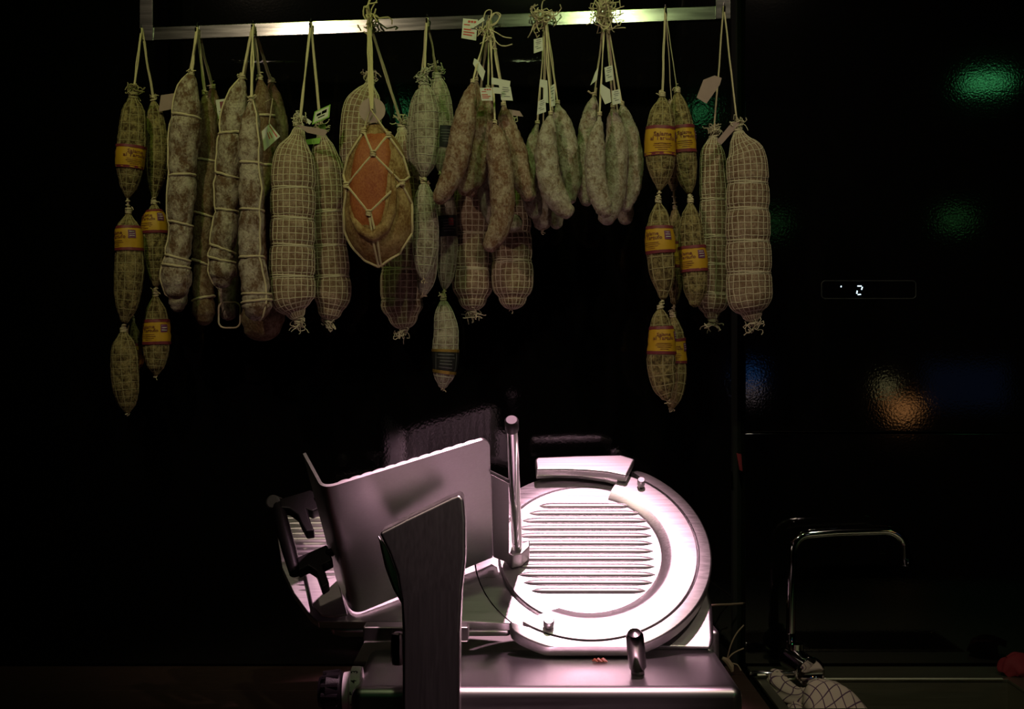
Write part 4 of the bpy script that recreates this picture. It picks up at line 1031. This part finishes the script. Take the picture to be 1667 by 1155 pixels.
for x in (672, 735): MB().rbox((P(x, 0, 2.1).x-0.012, 2.10, BASE_Z-0.001), (P(x, 0, 2.1).x+0.012, 2.125, P(0, 1043, 2.1).z), 0.002, 2).build('beam_post', M['plastic'], sc)

# black carriage handle
hof = 0.11
def HP(x, y, o=0.0): return PL(x, y, hof+o)
grip = [HP(452,818), HP(456,838), HP(463,868), HP(472,900), HP(481,934)]
MB().tube(grip, [0.0095, 0.0105, 0.0115, 0.0115, 0.0095], 14).build('handle_grip', M['plastic'], sc)
MB().lathe(HP(447, 819), NV*0.4+Vector((-0.2, -1, 0)), [(0.0105, -0.02), (0.0118, -0.018), (0.0118, 0.008), (0.009, 0.011)], 22).build('handle_knob', M['plastic_grey'], sc)
MB().prism([HP(x, y, 0.010) for x, y in ((455,812),(505,797),(518,803),(524,826),(508,833),(500,830),(506,850),(512,864),(498,866),(490,852),(484,838),(470,828),(456,827))], NV*-0.02, 0.003, 3).build('handle_bracket', M['plastic'], sc)
MB().prism([HP(x, y, 0.010) for x, y in ((482,908),(532,886),(542,912),(526,920),(536,950),(524,958),(514,930),(502,922),(486,930))], NV*-0.02, 0.003, 3).build('handle_bracket', M['plastic'], sc)
for (a, b) in (((512, 815), (528, 812)), ((530, 902), (548, 898))):
    MB().tube([HP(*a), PL(b[0], b[1], hof+0.02)], 0.007, 10).build('bracket_bolt', M['plastic'], sc)

# thickness dial
dz = P(0, 1127, 2.06).z; dx = P(571, 0, 2.06).x
MB().lathe((dx+0.016, 2.06, dz), (-1, 0, 0), [(0.036, 0), (0.037, 0.004), (0.037, 0.014), (0.030, 0.017), (0.028, 0.026)], 40).build('dial_ring', M['white_ring'], sc, label='white number ring')
m = MB(); m.lathe((dx+0.016, 2.06, dz), (-1, 0, 0), [(0.022, 0.024), (0.030, 0.03), (0.031, 0.05), (0.024, 0.055), (0.021, 0.062), (0.0, 0.062)], 40)
for k in range(12):
    a = 2*PI*k/12; y, z = math.cos(a)*0.029, math.sin(a)*0.029
    m.tube([(dx-0.016, 2.06+y, dz+z), (dx-0.040, 2.06+y*0.9, dz+z*0.9)], 0.0045, 8)
m.build('dial_knob', M['plastic'], sc)
for k, ch in enumerate('34567'):
    vs_, fs_, asp = text_mesh(ch, 1.0, 0.02); a = math.radians(62-k*26); m = MB()
    for (x, y) in vs_:       # digits lie sideways round the ring
        aa = a+x*0.0055/0.037; m.v.append(Vector((dx+0.016-0.0088-y*0.0055, 2.06-math.cos(aa)*0.0374, dz+math.sin(aa)*0.0374)))
    m.f = list(fs_); m.build('dial_number', M['rubber'], sc, smooth=False, label='number '+ch)
# locking lever on the base
lv0, lv1 = P(1038, 1085, 2.085), P(1033, 1034, 2.05)
MB().lathe(lv0, (0, 0, -1), [(0.010, -0.004), (0.010, lv0.z-BASE_Z)], 20).build('lever_post', M['darkmetal'], sc)
ax = lv1-lv0; L_ = ax.length
MB().lathe(lv0, ax, [(0.003, -0.011), (0.009, -0.008), (0.0130, 0.0), (0.0135, L_*0.5), (0.0130, L_-0.002), (0.0095, L_+0.004), (0.002, L_+0.006)], 24).build('lever', M['darkmetal'], sc, label='dark polished lever')

# scrap of meat on the base
m = MB(); rg_ = random.Random(9)
for (x, y, r) in ((968,1066,3), (974,1068,4), (982,1066,4), (980,1072,3)):
    p = P(x, y, 2.165); p.z = BASE_Z+0.004
    m.tube([p+Vector((-r*0.0012, 0, -0.002)), p, p+Vector((r*0.0015, -0.006, -0.002))], [0.001, r*0.0009, 0.001], 7)
tag(m.build('meat_scrap', M['scrap'], origin=(P(975,1066,2.165).x, 2.165, BASE_Z)), 'small orange scrap of meat lying on the slicer base', 'meat')

# ------------------------------------------------------------------ tap, towel and odds and ends
YT = 2.655
fc = thing('kitchen_tap', 'chrome tap with square bent swivel spout beside the sink', 'tap', P(1290, 1100, YT))
sp = [(1287,1050),(1287.5,1000),(1289,940),(1290,903)]
c1_ = [(1290+28*(1-math.cos(a)), 903-33*math.sin(a)) for a in [PI/2*k/6 for k in range(1, 7)]]
sp += c1_+[(1360,866.5),(1440,864)]+[(1440+35*math.sin(a), 864+30*(1-math.cos(a))) for a in [PI/2*k/6 for k in range(1, 7)]]+[(1476,918)]
MB().tube([P(x, y, YT-0.02) for x, y in sp], 7.6*YT/F, 18).build('spout', M['chrome'], fc)
MB().lathe(P(1476, 910, YT-0.02), (0, 0, -1), [(0.0093, 0), (0.0097, 0.001), (0.0097, 0.013), (0.008, 0.014)], 22).build('aerator', M['chrome'], fc)
MB().lathe(P(1287, 1050, YT-0.02), (0, 0, 1), [(0.0098, -0.028), (0.0102, -0.026), (0.0102, 0.020), (0.0092, 0.022)], 22).build('spout_collar', M['chrome'], fc)
a_, b_ = P(1288, 1072, YT-0.02), P(1319, 1095, YT-0.075); ax = b_-a_
MB().lathe(a_, ax, [(0.019, -0.010), (0.022, -0.006), (0.0235, 0), (0.0255, ax.length-0.004), (0.0265, ax.length)], 36).build('mixer_body', M['chrome'], fc)
MB().lathe(b_, (0.12, -1, 0.05), [(0.0275, -0.02), (0.028, -0.018), (0.028, 0.0), (0.0265, 0.003), (0.0235, 0.0035), (0.022, 0.0025)], 36).build('mixer_cap', M['chrome'], fc)
MB().lathe(P(1300, 1097, YT-0.06), (-1, 0, 0.0), [(0.0048, 0), (0.0045, 0.05), (0.0052, 0.085), (0.004, 0.09)], 14).build('lever_handle', M['chrome'], fc)
pz = P(1296, 1090, YT-0.03)
MB().lathe((pz.x, pz.y, 0.90), (0, 0, 1), [(0.021, 0), (0.021, 0.004), (0.014, 0.006), (0.014, 0.06)], 24).build('tap_foot', M['chrome'], fc)

def towel_mat():
    m, N, L, b = new_mat('checked_towel'); uvn = N.new('ShaderNodeUVMap'); sp_ = N.new('ShaderNodeSeparateXYZ'); L.new(uvn.outputs['UV'], sp_.inputs[0])
    outs = []
    for ax_ in ('X', 'Y'):
        mu = N.new('ShaderNodeMath'); mu.operation = 'MULTIPLY'; mu.inputs[1].default_value = 1/0.019; L.new(sp_.outputs[ax_], mu.inputs[0])
        frn = N.new('ShaderNodeMath'); frn.operation = 'FRACT'; L.new(mu.outputs[0], frn.inputs[0])
        lt = N.new('ShaderNodeMath'); lt.operation = 'LESS_THAN'; lt.inputs[1].default_value = 0.11; L.new(frn.outputs[0], lt.inputs[0]); outs.append(lt)
    mx_ = N.new('ShaderNodeMath'); mx_.operation = 'MAXIMUM'; L.new(outs[0].outputs[0], mx_.inputs[0]); L.new(outs[1].outputs[0], mx_.inputs[1])
    mix = N.new('ShaderNodeMix'); mix.data_type = 'RGBA'; mix.inputs['A'].default_value = (0.60, 0.47, 0.43, 1); mix.inputs['B'].default_value = (0.10, 0.045, 0.10, 1)
    L.new(mx_.outputs[0], mix.inputs['Factor']); L.new(mix.outputs['Result'], b.inputs['Base Color']); b.inputs['Roughness'].default_value = 0.9
    return m
M['towel'] = towel_mat()
def cloth(line, widths, folds, seed, th=0.0):
    """draped cloth: a centre line with arched cross sections and folds; carries uv in metres"""
    pts = smooth_line(line, 8); n = len(pts); K = 26; m = MB(); m.uv = []; s = 0.0
    for i, p in enumerate(pts):
        if i: s += (p-pts[i-1]).length
        wd = float(np.interp(i/(n-1), np.linspace(0, 1, len(widths)), widths)); t_ = (pts[min(i+1, n-1)]-pts[max(i-1, 0)]).normalized()
        up = Vector((0, -0.75, 0.66)); sd_ = t_.cross(up).normalized()
        for k in range(K+1):
            q = k/K*2-1; a = q*PI*0.62
            rr = wd*(1+folds*math.sin(q*9+seed+i*0.18)+0.5*folds*noise.noise((i*0.15, q*3, seed)))
            m.v.append(p+sd_*math.sin(a)*rr+up*(math.cos(a)-0.6)*rr*0.8); m.uv.append((s+0.003*math.sin(q*5+i*0.2), q*wd*1.9+0.012*math.sin(i*0.12+seed)))
    for i in range(n-1):
        for k in range(K):
            a = i*(K+1)+k; m.f.append((a, a+1, a+K+2, a+K+1))
    return m
tw_ = thing('checked_towel', 'cream towel with thin purple check draped over the tap and sink edge', 'towel', P(1330, 1130, 2.52))
def solid(o, th):
    md = o.modifiers.new('thickness', 'SOLIDIFY'); md.thickness = th; return o
solid(cloth([P(1320,1112,2.55), P(1335,1124,2.535), P(1352,1140,2.52), P(1372,1170,2.50), P(1384,1200,2.47)], [0.014, 0.040, 0.052, 0.058, 0.060], 0.10, 1.2).build('front_drape', M['towel'], tw_, angle=80), 0.0015)
solid(cloth([P(1268,1092,2.60), P(1266,1106,2.585), P(1284,1124,2.565), P(1302,1132,2.55), P(1316,1128,2.545)], [0.012, 0.020, 0.018, 0.015, 0.012], 0.16, 3.4).build('bunched_end', M['towel'], tw_, angle=80), 0.0015)
solid(cloth([P(1302,1140,2.555), P(1300,1160,2.53), P(1304,1185,2.50), P(1310,1210,2.47)], [0.012, 0.024, 0.030, 0.034], 0.16, 5.0).build('hanging_corner', M['towel'], tw_, angle=80), 0.0015)

rc = thing('red_cloth', 'crumpled dark red cloth lying on the sink edge', 'cloth', P(1662, 1105, 2.60))
solid(cloth([P(1634,1098,2.62), P(1646,1084,2.62), P(1664,1082,2.62), P(1690,1090,2.62)], [0.008, 0.022, 0.026, 0.022], 0.22, 2.2).build('cloth_fold', M['redcloth'], rc, angle=80), 0.0015)
solid(cloth([P(1640,1072,2.63), P(1652,1069,2.63), P(1672,1074,2.63)], [0.004, 0.009, 0.012], 0.25, 4.2).build('cloth_fold', M['redcloth'], rc, angle=80), 0.0015)
tag(MB().prism([on(x, y, 0.006) for x, y in ((1199,738),(1207,740),(1209,768),(1204,766))], (0, 0.005, 0), 0.001, 2).build('red_tab', M['redcloth'], origin=on(1204, 752)),
    'small red tab fixed in the seam between the black panels', 'tab')
st = thing('dry_stalks', 'few pale dry stalks poking out behind the slicer', 'stalks', P(1190, 1085, 2.60))
for line in ([(1184,1072),(1190,1050),(1199,1032),(1211,1018)], [(1184,1074),(1194,1064),(1211,1056)], [(1188,1080),(1200,1083),(1206,1092)]):
    MB().tube(smooth_line([P(x, y, 2.62) for x, y in line]), 0.0013, 6).build('stalk', M['straw'], st)
MB().tube([P(1176,1072,2.62), P(1183,1076,2.62), P(1190,1086,2.62), P(1192,1094,2.62)], [0.003, 0.006, 0.006, 0.003], 8).build('stem_base', M['straw'], st)
MB().tube([P(1150,987,2.36), P(1165,985.5,2.45), P(1190,984.5,2.6), P(1204,983.5,2.70), P(1212,983,2.755)], 0.002, 8).build('power_cable', M['straw'], sc)

# ------------------------------------------------------------------ lamps and the bar behind, seen mirrored in the black panels
FIX = ['pinkish ceiling spotlight aimed down at the slicer', 'warm ceiling spotlight aimed at the twine-tied salamis', 'yellow-green ceiling spotlight aimed at the sausages', 'warm ceiling spotlight aimed at the beige rolls and tap',
       'green ceiling spotlight aimed at the rail above the sausages', 'lime ceiling spotlight aimed at the rail above the netted rolls']
for i, (loc, tgt, size) in enumerate(LAMPS):
    L0 = Vector(loc); d = (Vector(tgt)-L0).normalized()
    t = thing('ceiling_spotlight', FIX[i], 'lamp', (L0.x, L0.y, 2.8), 'ceiling spotlights')
    m = MB(); m.lathe(L0-d*0.055, d, [(0.03, -0.02), (0.042, 0.0), (0.042, 0.018)], 24); m.build('lamp_head', M['plastic'], t)
    top_ = L0-d*0.07; MB().tube([top_, Vector((top_.x, top_.y, 2.8))], 0.006, 8).build('lamp_stem', M['plastic'], t)
def mirror_pt(px, py, z=None, dist=None):
    if dist is None: dist = (z-CAMZ)/(-(py-CY)/F)
    p = P(px, py, dist); return Vector((p.x, 2*WALL-dist, p.z))
GL = [(1605, 131, 'green_bulb', 0.10, 'wide green ceiling lamp behind the counter'), (1140, 180, 'green_bulb', 0.045, 'green ceiling lamp mirrored beside the pink card tag'),
      (650, 180, 'green_bulb', 0.045, 'green ceiling lamp mirrored beside the ham'), (1555, 355, 'green_bulb_soft', 0.11, 'far green ceiling lamp mirrored above the display'),
      (1258, 362, 'green_bulb_soft', 0.08, 'far green ceiling lamp mirrored beside the largest roll')]
for (px, py, mt, r, lab) in GL:
    p = mirror_pt(px, py, 2.76)
    t = thing('ceiling_downlight', lab, 'lamp', (p.x, p.y, 2.8), 'green ceiling downlights')
    MB().lathe((p.x, p.y, 2.745), (0, 0, 1), [(r, 0), (r, 0.01)], 28).build('bulb_disc_offscreen', M[mt], t)
    MB().lathe((p.x, p.y, 2.755), (0, 0, 1), [(r*1.15, 0), (r*1.15, 0.045)], 28).build('housing', M['plastic'], t)
bt = 1.10
pb = thing('back_bar', 'dark bar counter across the room mirrored in the black glass', 'counter', (1.9, -0.9, 0))
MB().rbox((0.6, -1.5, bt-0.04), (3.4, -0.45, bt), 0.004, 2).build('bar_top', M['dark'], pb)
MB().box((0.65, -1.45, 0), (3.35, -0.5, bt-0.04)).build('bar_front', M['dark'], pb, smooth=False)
a = mirror_pt(1508, 592, dist=6.05); b = mirror_pt(1638, 664, dist=6.05)
scn = thing('till_screen', 'blue lit till screen on the dark bar', 'screen', ((a.x+b.x)/2, a.y, bt))
MB().prism([(a.x-0.012, a.y-0.002, b.z-0.012), (b.x+0.012, a.y-0.002, b.z-0.012), (b.x+0.012, a.y-0.002, a.z+0.012), (a.x-0.012, a.y-0.002, a.z+0.012)], (0, -0.03, 0), 0.004, 2).build('bezel', M['plastic_grey'], scn)
MB().prism([(a.x, a.y, b.z), (b.x, a.y, b.z), (b.x, a.y, a.z), (a.x, a.y, a.z)], (0, -0.0015, 0)).build('display_offscreen', M['blue_screen'], scn, smooth=False)
MB().rbox(((a.x+b.x)/2-0.05, a.y-0.03, bt), ((a.x+b.x)/2+0.05, a.y-0.01, b.z), 0.003, 2).build('stand', M['plastic'], scn)
def table_lamp(px, py, dist, mt, r, label):
    p = mirror_pt(px, py, dist=dist)
    t = thing('table_lamp', label, 'lamp', (p.x, p.y, bt), 'small lamps on the dark bar')
    MB().lathe((p.x, p.y, p.z), (0, 0, 1), [(r*0.55, -r), (r*0.9, -r*0.6), (r, 0), (r*0.8, r*0.6), (r*0.4, r)], 20).build('globe_offscreen', M[mt], t)
    MB().lathe((p.x, p.y, bt), (0, 0, 1), [(0.05, 0), (0.05, 0.01), (0.012, 0.015), (0.012, p.z-bt-r*0.8)], 16).build('lamp_stand', M['plastic'], t)
table_lamp(1470, 668, 6.3, 'amber_bulb', 0.045, 'amber globe lamp on the dark bar, brightest of the row')
table_lamp(1446, 655, 6.5, 'amber_bulb', 0.018, 'tiny amber lamp beside the amber globe')
table_lamp(1493, 662, 6.5, 'amber_bulb', 0.018, 'tiny amber lamp next to the till screen')
table_lamp(1443, 631, 6.6, 'warm_bulb', 0.026, 'pale yellow lamp above the amber ones on the bar')
table_lamp(1222, 636, 6.4, 'pink_bulb', 0.028, 'pale pink lamp at the far end of the bar')
table_lamp(1222, 612, 6.8, 'blue_bulb', 0.045, 'dim blue lamp at the far end of the bar')
